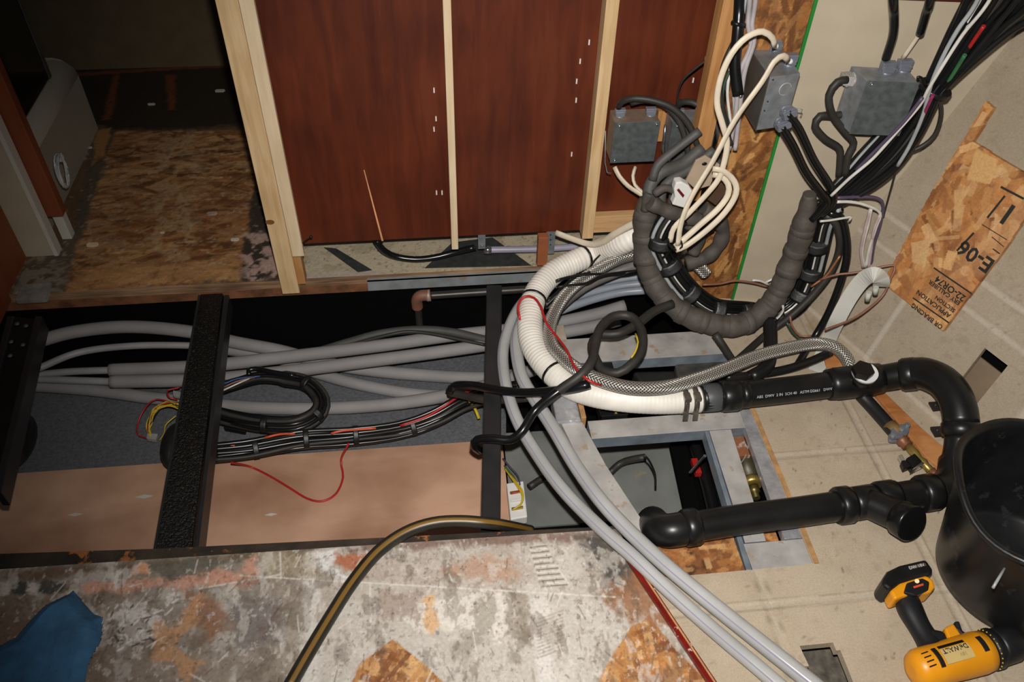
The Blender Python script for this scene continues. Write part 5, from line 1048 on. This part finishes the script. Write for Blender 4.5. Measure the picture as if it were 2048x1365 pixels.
yc('cream_cable', Y([(1425, 350), (1442, 353), (1456, 368), (1456, 390), (1436, 418), (1400, 450), (1364, 482), (1350, 494)], 1.43, 1.39), 4.9, 'cream', 'inner cream cable loop hanging over the taped bundle', flat=(1.25, .75))
o = MB().tube(smooth(Y([(1336, 478), (1340, 492), (1352, 500), (1364, 494), (1362, 482)], 1.385), .005), .0022, 8).obj('cable_tie', 'blk'); tag(o, 'black cable tie pinching the cream cable loops at their low end', 'cable tie')
yc('cream_cable', Y([(1112, 466), (1150, 480), (1182, 489), (1206, 484), (1236, 464), (1290, 436)], 1.70, 1.56), 5.5, 'cream', 'cream cable rising from under the partition to the taped bundle', flat=(1.3, .8))
yc('cream_cable', Y([(1196, 486), (1225, 490), (1262, 498), (1300, 506)], 1.66, 1.60), 5.5, 'cream', 'cream cable running level behind the foot of the taped bundle', flat=(1.3, .8))
# black feeds
yc('power_feed', Y([(1574, 226), (1598, 258), (1627, 319), (1658, 368), (1668, 392), (1662, 412), (1640, 430)], 1.42, 1.44), 8, 'cabg', 'glossy black cable from the angled box, right of its pair')
yc('power_feed', Y([(1563, 252), (1587, 293), (1612, 344), (1640, 382), (1655, 402), (1640, 424), (1622, 440)], 1.42, 1.44), 8, 'cabg', 'glossy black cable from the angled box, left of its pair')
yc('power_feed', Y([(1694, 160), (1675, 164), (1658, 190), (1664, 228), (1688, 262), (1707, 286), (1696, 312), (1690, 350)], 1.49, 1.47), 7.5, 'cab', 'black cable looping from the upper left clamp of the rightmost junction box')
yc('power_feed', Y([(1694, 228), (1664, 232), (1640, 232), (1630, 253), (1650, 278), (1678, 297), (1680, 322), (1678, 352)], 1.50, 1.48), 7.5, 'cab', 'black cable looping from the lower left clamp of the rightmost junction box')
yc('power_feed', Y([(1786, -10), (1788, 30), (1786, 70), (1772, 116)], 1.40, 1.49), 9.5, 'cabg', 'thick black cable dropping into the top of the rightmost junction box')
yc('corrugated_loom', Y([(1862, -12), (1852, 25), (1840, 68)], 1.40, 1.47), 9, 'cabg', 'black split loom ending short above the rightmost junction box')
yc('cream_cable', Y([(1840, 66), (1824, 90), (1806, 116)], 1.47, 1.49), 4.5, 'cream', 'short cream cable between the split loom and the rightmost junction box')
# vertical group at the top
for i, (L_, r, m, lab) in enumerate((([(1480, -8), (1476, 60), (1470, 130), (1476, 190)], 12, 'cabg', 'thick glossy black loom hanging at the top beside the mahogany panel'),
  ([(1484, -8), (1470, 90), (1455, 180), (1462, 262), (1452, 330)], 3.2, 'whitew', 'white wire hanging in front of the thick black loom'),
  ([(1492, -8), (1478, 80), (1466, 160), (1468, 240), (1450, 310)], 3.2, 'greyw', 'grey wire hanging beside the white one at the top loom'),
  ([(1500, -8), (1496, 50), (1502, 90), (1478, 150), (1472, 220), (1458, 300)], 5, mk('pale lilac grey cable', (170, 162, 164), .5), 'pale grey cable left of the orange pine stud'),
  ([(1512, -8), (1504, 50), (1508, 85), (1488, 150), (1476, 250), (1470, 300)], 5, mk('pale lilac grey cable', (170, 162, 164), .5), 'pale grey cable touching the orange pine stud'),
  ([(1470, 80), (1448, 130), (1440, 180), (1450, 240), (1462, 290)], 6, 'cab', 'dusty black cable bowing left below the top loom'),
  ([(1466, 130), (1448, 170), (1446, 210), (1460, 262), (1448, 330), (1452, 360)], 3, mk('dark green wire', (54, 74, 62), .4), 'dark green wire below the top loom'))):
    yc('hanging_wire' if r < 4 else 'hanging_cable', Y(L_, 1.56-.004*i, 1.50), r, m, lab, 'wire' if r < 4 else 'cable')
o = MB().tube(smooth([PYp(1464, 44, 1.54), PYp(1476, 49, 1.53), PYp(1490, 50, 1.54)], .004), .004, 8).obj('cable_tie', 'blk'); tag(o, 'black cable tie round the hanging wires at the top', 'cable tie')

# ============================================================ TAPED LOOP AND MAIN BUNDLE
lp = thing('taped_loop', 'thick dusty tape wrapped cable loop hanging in a U in front of the strand board', 'cable bundle', PYp(1440, 655, 1.42))
LPp = [(1302, 402, 1.55), (1290, 432, 1.54), (1289, 470, 1.53), (1292, 522, 1.51), (1306, 562, 1.49), (1330, 597, 1.46), (1372, 630, 1.43), (1420, 648, 1.41), (1470, 652, 1.40), (1508, 638, 1.41), (1543, 606, 1.43), (1565, 568, 1.44), (1582, 528, 1.45), (1597, 485, 1.455), (1609, 444, 1.46), (1616, 410, 1.46), (1619, 388, 1.46)]
P = smooth([(a, b, 'y', c) for a, b, c in LPp], .006); n_ = len(P); r0 = prad(22, P[n_//2])
rr = [r0*(1.0+.05*math.sin(i*.9)+.03*math.sin(i*.37))*(1 if i < n_-14 else 1-.035*(i-n_+14)) for i in range(n_)]
MB().tube(P, rr, 20).obj('wrapping', 'tape', lp)
for i in range(6, n_-8, 9):
    t = (P[i+1]-P[i-1]).normalized()
    tl_ = (t+Vector((.12*math.sin(i), 0, .15*math.cos(i)))).normalized()
    MB().tube([P[i]-tl_*.010, P[i]-tl_*.009, P[i]+tl_*.008, P[i]+tl_*.010], [rr[i]*.98, rr[i]*1.045, rr[i]*1.05, rr[i]*.98], 18).obj('tape_turn', 'tape', lp)
def lump(L_, y, r, lab, mat='tape', name='taped_cable'):
    P = smooth(Y(L_, y), .006); r0 = prad(r, P[0]); o = MB().tube(P, [r0*(1+.10*math.sin(i*.8)) for i in range(len(P))], 16).obj(name, mat); return tag(o, lab, 'cable')
lump([(1300, 405), (1330, 420), (1368, 432), (1400, 440)], 1.50, 15, 'short tape wrapped cable crossing the top of the U shaped loop')
lump([(1405, 418), (1422, 428), (1436, 440), (1446, 462), (1436, 492), (1410, 516), (1372, 528)], 1.53, 15, 'tape wrapped cable curling behind the cream cable loops')
lump([(1308, 388), (1330, 376), (1352, 384), (1366, 392)], 1.48, 8, 'flat tape band over the pack of black cables')
lump([(1376, 445), (1392, 458), (1398, 480), (1386, 505)], 1.52, 13, 'small tape wrapped knob in the middle of the cable cluster')
lump([(1300, 385), (1294, 400), (1290, 420)], 1.52, 10, 'tape wrapped stub joining the black cables to the U shaped loop')
yc('black_cable', Y([(1376, 470), (1410, 462), (1425, 455)], 1.50), 9, 'blk', 'glossy black cable stub between the taped knobs')
# white plug
pw = thing('white_connector', 'white plastic connector with a dark red window in the cable cluster', 'connector', PYp(1362, 415, 1.45))
q = [PYp(x, y, 1.45) for x, y in ((1352, 366), (1364, 364), (1378, 372), (1386, 384), (1372, 418), (1344, 410), (1350, 396), (1348, 380))]
MB().prism(q[::-1], (0, .022, 0)).obj('shell', 'white', pw, .003)
q = [PYp(x, y, 1.448) for x, y in ((1354, 381), (1358, 378), (1369, 391), (1366, 396))]; MB().prism(q[::-1], (0, .002, 0)).obj('window', mk('dark red window', (100, 20, 28), .3), pw)
o = MB().prism([PYp(x, y, 1.50) for x, y in ((1372, 362), (1392, 322), (1412, 312), (1440, 330), (1420, 372), (1392, 380))][::-1], (0, .006, 0)).obj('tan_plate', 'tanclip', None, .001); tag(o, 'tan plastic plate with a small hole behind the cream cables', 'plate')
MB().ball(PYp(1409, 328, 1.498), .006, 0, 8, (1, .3, .7)).obj('hole', 'blk', o)
o = MB().prism([PYp(x, y, 1.49) for x, y in ((1412, 398), (1450, 358), (1464, 372), (1432, 412))][::-1], (0, .012, 0)).obj('brown_plate', mk('brown plastic', (84, 62, 46), .5), None, .002); tag(o, 'dark brown plastic plate right of the white connector', 'plate')
o = MB().tube([PYp(1382, 560, 1.56), PYp(1384, 552, 1.56)], .003, 8)
# steel sleeve with cream tails
sl = thing('steel_sleeve', 'short grey braided sleeve end with cream wires behind the taped loop', 'sleeve', PYp(1440, 560, 1.53))
MB().tube(smooth(Y([(1388, 524), (1400, 535), (1412, 548)], 1.54, 1.53), .004), prad(13, PYp(1440, 560, 1.53)), 16).obj('sleeve', 'braid', sl)
for k in range(3): MB().tube(smooth(Y([(1392+k*3, 528), (1410, 518+k*3), (1428, 504+k*6)], 1.52), .004), .004, 8).obj('wire', 'cream', sl)
# banded ribbon of black cables
bundle('banded_cables', 'flat run of glossy black cables with wide tape bands beside the taped loop', 'cable bundle', Y([(1352, 430), (1330, 462), (1322, 492)], 1.50, 1.50)+[(1338, 530, 'y', 1.50), (1362, 568, 'y', 1.48), (1394, 600, 'y', 1.47), (1432, 622, 'y', 1.46), (1490, 628, 'y', 1.46), (1548, 632, 'y', 1.47), (1592, 606, 'y', 1.48), (1616, 560, 'y', 1.49), (1630, 505, 'y', 1.49), (1642, 450, 'y', 1.48), (1660, 410, 'y', 1.47)], 42, ['cabg', 'greyw', 'cabg', 'cab', 'whitew', 'cabg', 'cabg', 'cabg', 'blk', 'cabg'], 3.6, 11, wob=.1, bw=6.5, tapes=(.08, .17, .27, .37, .47, .57, .67, .77, .86))
# main diagonal bundle
wd = [(2120, -190, 'y', 1.38), (2010, -12, 'y', 1.40), (1980, 30, 'y', 1.41), (1925, 105, 'y', 1.42), (1870, 178, 'y', 1.43), (1825, 240, 'y', 1.44), (1775, 300, 'y', 1.45), (1715, 358, 'y', 1.46), (1660, 405, 'y', 1.47), (1630, 440, 'y', 1.48)]
bundle('main_cable_bundle', 'thick diagonal bundle of black and coloured cables running down from the top right corner', 'cable bundle', wd, 92, ['blk', 'cabg', 'greyw', 'cabg', 'whitew', 'blk', 'cabg', 'cabg', 'cab', 'cabg', 'cabg', 'blk', 'cab', 'cabg', 'blk'], 6.2, 21, wob=.5, taper=lambda f: .34+.95*min(1, max(0, (.50-f)/.30)) if f < .50 else .34+.42*math.sin(min(1, (f-.50)/.42)*math.pi))
bundle('main_cable_bundle', 'black cables packed behind the diagonal bundle along the corner', 'cable bundle', [(a, b, 'y', d+.03) for a, b, c, d in wd], 78, ['blk', 'blk', 'cabg', 'blk', 'cab', 'blk', 'blk', 'cabg', 'blk'], 9, 31, wob=.3, taper=lambda f: .34+.85*min(1, max(0, (.50-f)/.30)) if f < .50 else .34+.5*math.sin(min(1, (f-.50)/.42)*math.pi))
for (L_, r, m, lab) in (([(1985, -10), (1925, 70), (1880, 140), (1856, 180), (1840, 210), (1790, 268), (1745, 318), (1700, 356), (1662, 392)], 3.6, 'whitew', 'white wire on the near side of the diagonal bundle'),
   ([(1960, -10), (1915, 60), (1885, 115), (1862, 170), (1846, 230), (1820, 290), (1795, 332)], 4.2, 'greyw', 'light grey cable on the diagonal bundle, left of the red wire'),
   ([(1968, 52), (1945, 85), (1922, 122)], 4.0, 'red', 'red wire on the upper part of the diagonal bundle'), ([(1930, 110), (1910, 142), (1888, 178)], 4.0, 'green', 'green wire on the diagonal bundle above its cable tie'),
   ([(1866, 190), (1852, 220), (1846, 236)], 3.2, mk('magenta wire', (150, 50, 96), .4), 'magenta wire just below the tie of the diagonal bundle'), ([(1845, 195), (1806, 245), (1752, 300), (1712, 340)], 3.4, 'purple', 'dull purple wire along the left side of the diagonal bundle'),
   ([(2030, -10), (2012, 12), (2004, 22)], 4, 'bluew', 'blue wire at the top right corner')):
    yc('bundle_wire', Y(L_, 1.385, 1.42), r, m, lab, 'wire')
k = PYp(1870, 178, 1.425); tdir = (PYp(1925, 105, 1.42)-PYp(1825, 240, 1.44)).normalized()
ct = thing('cable_tie', 'black cable tie strapping the diagonal bundle beside the rightmost junction box', 'cable tie', k)
mb = MB().tube([k-tdir*.005, k+tdir*.005], prad(33, k), 18); mb.obj('strap', 'blk', ct)
MB().tube(smooth(Y([(1852, 172), (1845, 158), (1836, 154), (1836, 162)], 1.42), .004), .0028, 8).obj('tail', 'blk', ct)
yc('black_cable', Y([(1878, 188), (1882, 230), (1868, 272), (1838, 296), (1806, 306)], 1.42, 1.44), 4.5, 'cab', 'thin black cable bowing out to the right of the diagonal bundle')
yc('black_wire', Y([(1794, 332), (1784, 370), (1768, 430), (1758, 480), (1745, 530)], 1.44, 1.52), 1.8, 'cab', 'thin black wire hanging from the diagonal bundle onto the cream wall', 'wire')
# right hand cables
for L_, r, m, lab, ys in ((([(1655, 425), (1682, 436), (1692, 470), (1694, 510), (1684, 556), (1658, 624)]), 7.5, 'cabg', 'glossy black cable falling from the bundle to the floor, outermost', (1.46, 1.40)),
  (([(1650, 430), (1672, 448), (1680, 490), (1664, 540), (1626, 590), (1582, 632), (1532, 670)]), 7.5, 'cab', 'black cable falling from the bundle to the floor, inner of the two', (1.46, 1.40)),
  (([(1430, 668), (1446, 692), (1470, 728), (1490, 748)]), 8, 'cab', 'short black cable below the taped loop, slanting to the right', (1.36, 1.30))):
    yc('black_cable', Y(L_, *ys)+([(1626, 680, .012), (1592, 735, .012)] if 'outermost' in lab else [(1480, 716, .014), (1440, 748, .014)] if 'inner' in lab else []), r, m, lab)
cable('thick_hose', [(1540, 640, .07), (1541, 680, .05), (1540, 712, .04), (1530, 738, .03), (1500, 756, .02)], 14, 'blk', 'thick black hose dropping from the taped loop behind the braided hose', 'hose', None, 14)
cable('thick_hose', [(1660, 706, .02), (1620, 724, .02), (1570, 740, .02), (1500, 752, .02), (1450, 756, .02)], 9, 'blk', 'black hose lying on the floor under the braided hose', 'hose', None, 14)
yc('brown_wire', Y([(1405, 570), (1440, 568), (1470, 562), (1505, 566), (1535, 574)], 1.50), 2.2, 'brownw', 'brown wire crossing the strand board and cream panel', 'wire')
yc('white_wire', Y([(1504, 561), (1520, 562), (1538, 570)], 1.49), 2.4, 'whitew', 'short white wire beside the taped loop on the cream panel, lower of two', 'wire')
yc('white_wire', Y([(1530, 566), (1542, 560), (1552, 556)], 1.49), 2.4, 'whitew', 'short white wire beside the taped loop on the cream panel, upper of two', 'wire')
yc('white_wire', Y([(1566, 612), (1566, 622), (1558, 634), (1550, 640)], 1.40), 2.2, 'whitew', 'short white wire curving off the right of the taped loop', 'wire')
yc('copper_wire', Y([(1680, 512), (1668, 530), (1652, 552), (1622, 574)], 1.42), 2.2, mk('copper wire', (176, 116, 76), .4, .4), 'copper wire over the falling black cables', 'wire')
yc('brown_wire', Y([(1640, 560), (1672, 550), (1715, 545), (1755, 536), (1790, 532), (1782, 556), (1768, 588), (1744, 612), (1706, 638), (1650, 660)], 1.42, 1.30), 2.4, 'brownw', 'brown wire looping over the strand board offcut and the white strip', 'wire')
yc('green_wire', Y([(1574, 646), (1584, 664), (1596, 676), (1606, 684)], 1.36, 1.34), 2.2, mk('dark green wire', (54, 74, 62), .4), 'short dark green wire under the taped loop', 'wire')
yc('brown_wire', Y([(1580, 632), (1584, 652), (1600, 672), (1622, 672)], 1.37, 1.34), 2.2, 'brownw', 'short brown wire looping under the taped loop to the floor', 'wire')
for i, (L_, m) in enumerate((([(1672, 404), (1700, 404), (1730, 410), (1760, 426), (1752, 455), (1738, 500), (1732, 534)], 'whitew'), ([(1672, 396), (1720, 394), (1752, 396), (1766, 410), (1760, 450), (1748, 490), (1742, 534)], 'purple'), ([(1742, 418), (1736, 450), (1728, 480), (1724, 510), (1730, 536)], 'whitew'), ([(1760, 430), (1748, 460), (1742, 500), (1737, 536)], mk('pinkish wire', (190, 170, 168), .4)), ([(1740, 420), (1730, 460), (1722, 500), (1726, 536)], mk('pinkish wire', (190, 170, 168), .4)))):
    yc('pale_wire', Y(L_, 1.44, 1.44), 3.2, m, ['white wire arching from the bundle into the white strip', 'purple wire arching highest from the bundle toward the white strip', 'white wire hanging leftmost into the white strip', 'pinkish wire hanging on the right into the white strip', 'pinkish wire hanging on the left into the white strip'][i], 'wire')
yc('white_wire', Y([(1640, 443), (1660, 441), (1690, 436), (1702, 434), (1698, 442)], 1.43), 2.4, 'whitew', 'white wire end poking right out of the cable knot', 'wire')
# white strip
def ribbon(name, ctr, wpx, mat, label, cat, th=.0016):
    P = smooth(ctr, .008); mb = MB(); v = []; prev = None
    for k, p in enumerate(P):
        t = (P[min(k+1, len(P)-1)]-P[max(k-1, 0)]).normalized(); view = (p-C0).normalized(); s = t.cross(view).normalized()
        if prev is not None and s.dot(prev) < 0: s = -s
        prev = s; h = prad(wpx/2, P[len(P)//2]); v.append((p-s*h, p+s*h, view*th))
    for a, b, d in v: mb.v += [a, b, b+d, a+d]
    for k in range(len(v)-1):
        for i, j in ((0, 1), (1, 2), (2, 3), (3, 0)): mb.face([4*k+i, 4*k+j, 4*k+4+j, 4*k+4+i], 0, False)
    mb.face([0, 1, 2, 3]); mb.face([4*len(v)-1, 4*len(v)-2, 4*len(v)-3, 4*len(v)-4])
    o = mb.obj(name, mat); return tag(o, label, cat)
ribbon('plastic_strip', [(1762, 574, 'y', 1.34), (1762, 560, 'y', 1.32), (1748, 550, 'y', 1.31), (1726, 560, 'y', 1.335), (1700, 594, 'y', 1.345), (1674, 642, 'y', 1.345), (1652, 692, .010), (1632, 744, .004)], 30, mk('pale grey plastic', (206, 204, 196), .4, var=.05), 'flat pale grey plastic strip bent over at its top beside the brown wire', 'plastic strip')
wc = thing('wire_nuts', 'pair of clear wire nuts at the top of the pale plastic strip', 'wire nut', PYp(1738, 590, 1.32))
for (x, y, x2, y2) in ((1738, 585, 1734, 601), (1752, 575, 1750, 588)): MB().tube([PYp(x, y, 1.32), PYp(x2, y2, 1.32)], .006, 12).obj('cap', mk('clear cap', (196, 196, 188), .15), wc)
# ============================================================ STRAND BOARD OFFCUT ON THE RIGHT WALL
WB = Plane(WR.w(0, 0, .014), WR.a, WR.b); WB.n = WR.n
bd = thing('strand_board_offcut', 'strand board offcut with black stamped lettering leaning on the right wall', 'board', WR.w(.02, .19, .01))
PLY = [(1971, 202), (1986, 216), (1945, 282), (2000, 318), (2090, 372), (2016, 488), (1885, 662), (1765, 565), (1800, 500), (1870, 370), (1920, 290)]
pa_ = [WB.ab(*p) for p in PLY]
xs = [p[0] for p in pa_]; ys = [p[1] for p in pa_]
def paint_board(p):
    p.chips(520, .055, .018, OSB+[(214, 170, 120), (186, 124, 70), (150, 96, 60)], None, 1.35, .85, 31, sp=.6)
    p.poly([(1990, 460), (2040, 400), (2070, 420), (2000, 540), (1950, 560), (1900, 640), (1830, 620), (1870, 560)], (184, 134, 92), .012, .01, 30, .55, 3)
    p.poly([(1932, 360), (1952, 296), (1996, 320), (1980, 368)], (206, 160, 104), .001, .002, 30, .95, 4); p.poly([(1908, 380), (1928, 380), (1922, 436), (1908, 438)], (202, 156, 104), .001, .002, 30, .9, 5)
    p.poly([(1822, 486), (1862, 478), (1850, 530), (1824, 524)], (204, 164, 114), .001, .003, 30, .85, 6)
def cell_out(A, B): return sdf(pa_, A, B)
x0, x1, y0_, y1_ = min(xs), max(xs), min(ys), max(ys)
big = [(x0-.01, y0_-.01), (x1+.01, y0_-.01), (x1+.01, y1_+.01), (x0-.01, y1_+.01)]
class _H: pass
def surf_poly(name, plane, poly, res, paint, mat, base, thick, parent):
    # grid limited to the polygon: cells outside are dropped
    global sdf
    xs = [p[0] for p in poly]; ys = [p[1] for p in poly]; old = sdf; flag = 'OUT'
    def sd2(P, X, Y_):
        return -old(poly, X, Y_) if P is flag else old(P, X, Y_)
    sdf = sd2
    o = surface(name, plane, [(min(xs), min(ys)), (max(xs), min(ys)), (max(xs), max(ys)), (min(xs), max(ys))], res, paint, mat, base, holes=[flag], thick=thick, parent=parent)
    sdf = old; return o
surf_poly('board', WB, pa_, .0018, paint_board, VC_osb, (174, 118, 66), .012, bd)
# stamped lettering, upside down as on the wall; reading direction follows the lower edge
rd = (WR.a).normalized()             # +a runs away along the wall; text reads from right to left in the view
def stamp(s, px, py, size, name='stamped_lettering'): 
    o_ = WB.hit(px, py)+WB.n*.0007; text3(s, o_, WR.a, -WR.b, size, 'ink', name, bd, .0002, size*.022)
stamp('E-06', 1992, 524, .046)
stamp('1', 2040, 420, .060)
stamp('22-OR74', 1933, 594, .021)
stamp('ERY CALLIBER', 1922, 605, .0135)
stamp('SECTION', 1912, 620, .013)
stamp('APPLICATION', 1903, 630, .015)
stamp('OR BRACING', 1887, 653, .0145)
def ink(a, b, w_):
    A_, B2 = WB.hit(*a)+WB.n*.0005, WB.hit(*b)+WB.n*.0005; d = (B2-A_).normalized(); s = d.cross(WB.n)*w_; MB().prism([A_-s, A_+s, B2+s, B2-s], WB.n*.0004).obj('ink_line', 'ink', bd)
ink((1868, 536), (1944, 588), .0016); ink((1826, 596), (1898, 646), .0016); ink((1914, 502), (1948, 466), .0022); ink((1975, 436), (2010, 392), .0022); ink((2002, 374), (2048, 398), .0022)
ink((1964, 449), (2014, 480), .0008); ink((1984, 474), (2008, 494), .0008); ink((1986, 498), (2000, 508), .0012)

# ============================================================ LEFT PASSAGE THINGS
hs = thing('appliance', 'beige moulded appliance with a dark glass door in the passage at the left', 'appliance', (-1.12, 2.3, 0))
zt = PYp(128, 115, 2.57).z
def hull():
    mb = MB(); prof = [(0, 0), (.0, zt-.05), (-.006, zt-.025), (-.022, zt-.008), (-.045, zt)]
    y0h, y1h = 1.99, 2.57; n = len(prof); off = -1.05
    lean = .0
    P = []
    for y, ins in ((y0h, .0), (y1h-.02, .0), (y1h, -.02)):
        for (dx, z) in prof: P.append(Vector((off+dx+ins, y, z)))
        P.append(Vector((-1.35, y, zt)))
    mb.v = P; m_ = n+1
    for k in range(2):
        for i in range(m_-1): mb.face([k*m_+i, (k+1)*m_+i, (k+1)*m_+i+1, k*m_+i+1], 0, i > 0 and i < n)
    b = len(mb.v); mb.v.append(Vector((-1.35, y0h, 0))); mb.face([*range(m_-1, -1, -1), b][::-1]); b2 = len(mb.v); mb.v.append(Vector((-1.35, y1h, 0))); mb.face([*range(2*m_, 3*m_), b2])
    return mb
hull().obj('housing', 'beige', hs)
gx = -1.085
MB().box((-1.40, 2.0, zt+.001), (gx, 2.44, zt+.60)).obj('glass_door', 'glass', hs, .004)
MB().box((gx-.002, 2.425, zt+.002), (gx+.003, 2.445, zt+.60)).obj('door_trim', mk('dull chrome trim', (110, 112, 108), .35, .6), hs, .001)
dp_ = thing('sliding_panel', 'narrow orange brown door panel between the white jambs at the left', 'door panel', (-1.02, 1.935, PYp(108, 430, 1.93).z))
zb_ = PYp(108, 430, 1.93).z
MB().box((-1.075, 1.921, zb_), (PYp(123, 424, 1.921).x, 1.952, 1.5)).obj('panel', 'redwood', dp_, .002)
cw = thing('plastic_wrap', 'crumpled clear plastic wrap stuck low on the beige appliance', 'plastic wrap', Z(122, 345, .03)); rn = random.Random(2)
cc = PYp(122, 342, 2.06); cc.x = max(cc.x, -1.046)
for k in range(9):
    a = rn.uniform(0, 6.28); MB().tube(smooth([cc+Vector((rn.uniform(0, .008), math.cos(a+j)*.03, math.sin(a+j*1.3)*.04)) for j in range(4)], .006), .0022, 6).obj('strand', mk('clear wrap', (190, 190, 190), .2), cw)
MB().tube([cc+Vector((.002, math.cos(i*.35)*.035, math.sin(i*.35)*.05)) for i in range(18)], .003, 6).obj('strand', mk('clear wrap', (190, 190, 190), .2), cw)
ln = MB().box((xcab+.0002, 1.64, .16), (xcab+.004, 1.80, .20)).obj('batten', mk('dim tan batten', (150, 104, 66), .6)); tag(ln, 'short tan batten on the red brown cabinet face at the far left', 'batten')
# scraps on the passage floor
for (x, y, s_, m, lab) in ((303, 209, .022, 'wtrim', 'white splinter farthest back in the passage, left of the paper tag'), (440, 182, .03, 'wtrim', 'pale paper tag at the back of the passage beside the pine stud'), (424, 428, .026, mk('printed scrap', (176, 150, 132), .7, var=.4, vs=120), 'printed paper scrap on the strand board near the right seam'), (470, 480, .020, 'wtrim', 'white flake near the front right of the passage floor'), (325, 466, .010, 'wtrim', 'tiny white flake in the middle of the passage floor'), (185, 490, .028, 'pinel', 'pale wood splinter near the left seam of the passage floor'), (178, 296, .018, 'wtrim', 'white crumb beside the beige appliance')):
    c = Z(x, y, .001); a = (x*7) % 3; pts = [c+Vector((math.cos(t+a)*s_*(.6+.4*((x+i) % 3)/2), math.sin(t+a)*s_*.35, 0)) for i, t in enumerate([k*math.pi/3 for k in range(6)])]
    tag(MB().prism(pts, (0, 0, .002)).obj('paper_scrap', m), lab, 'scrap')
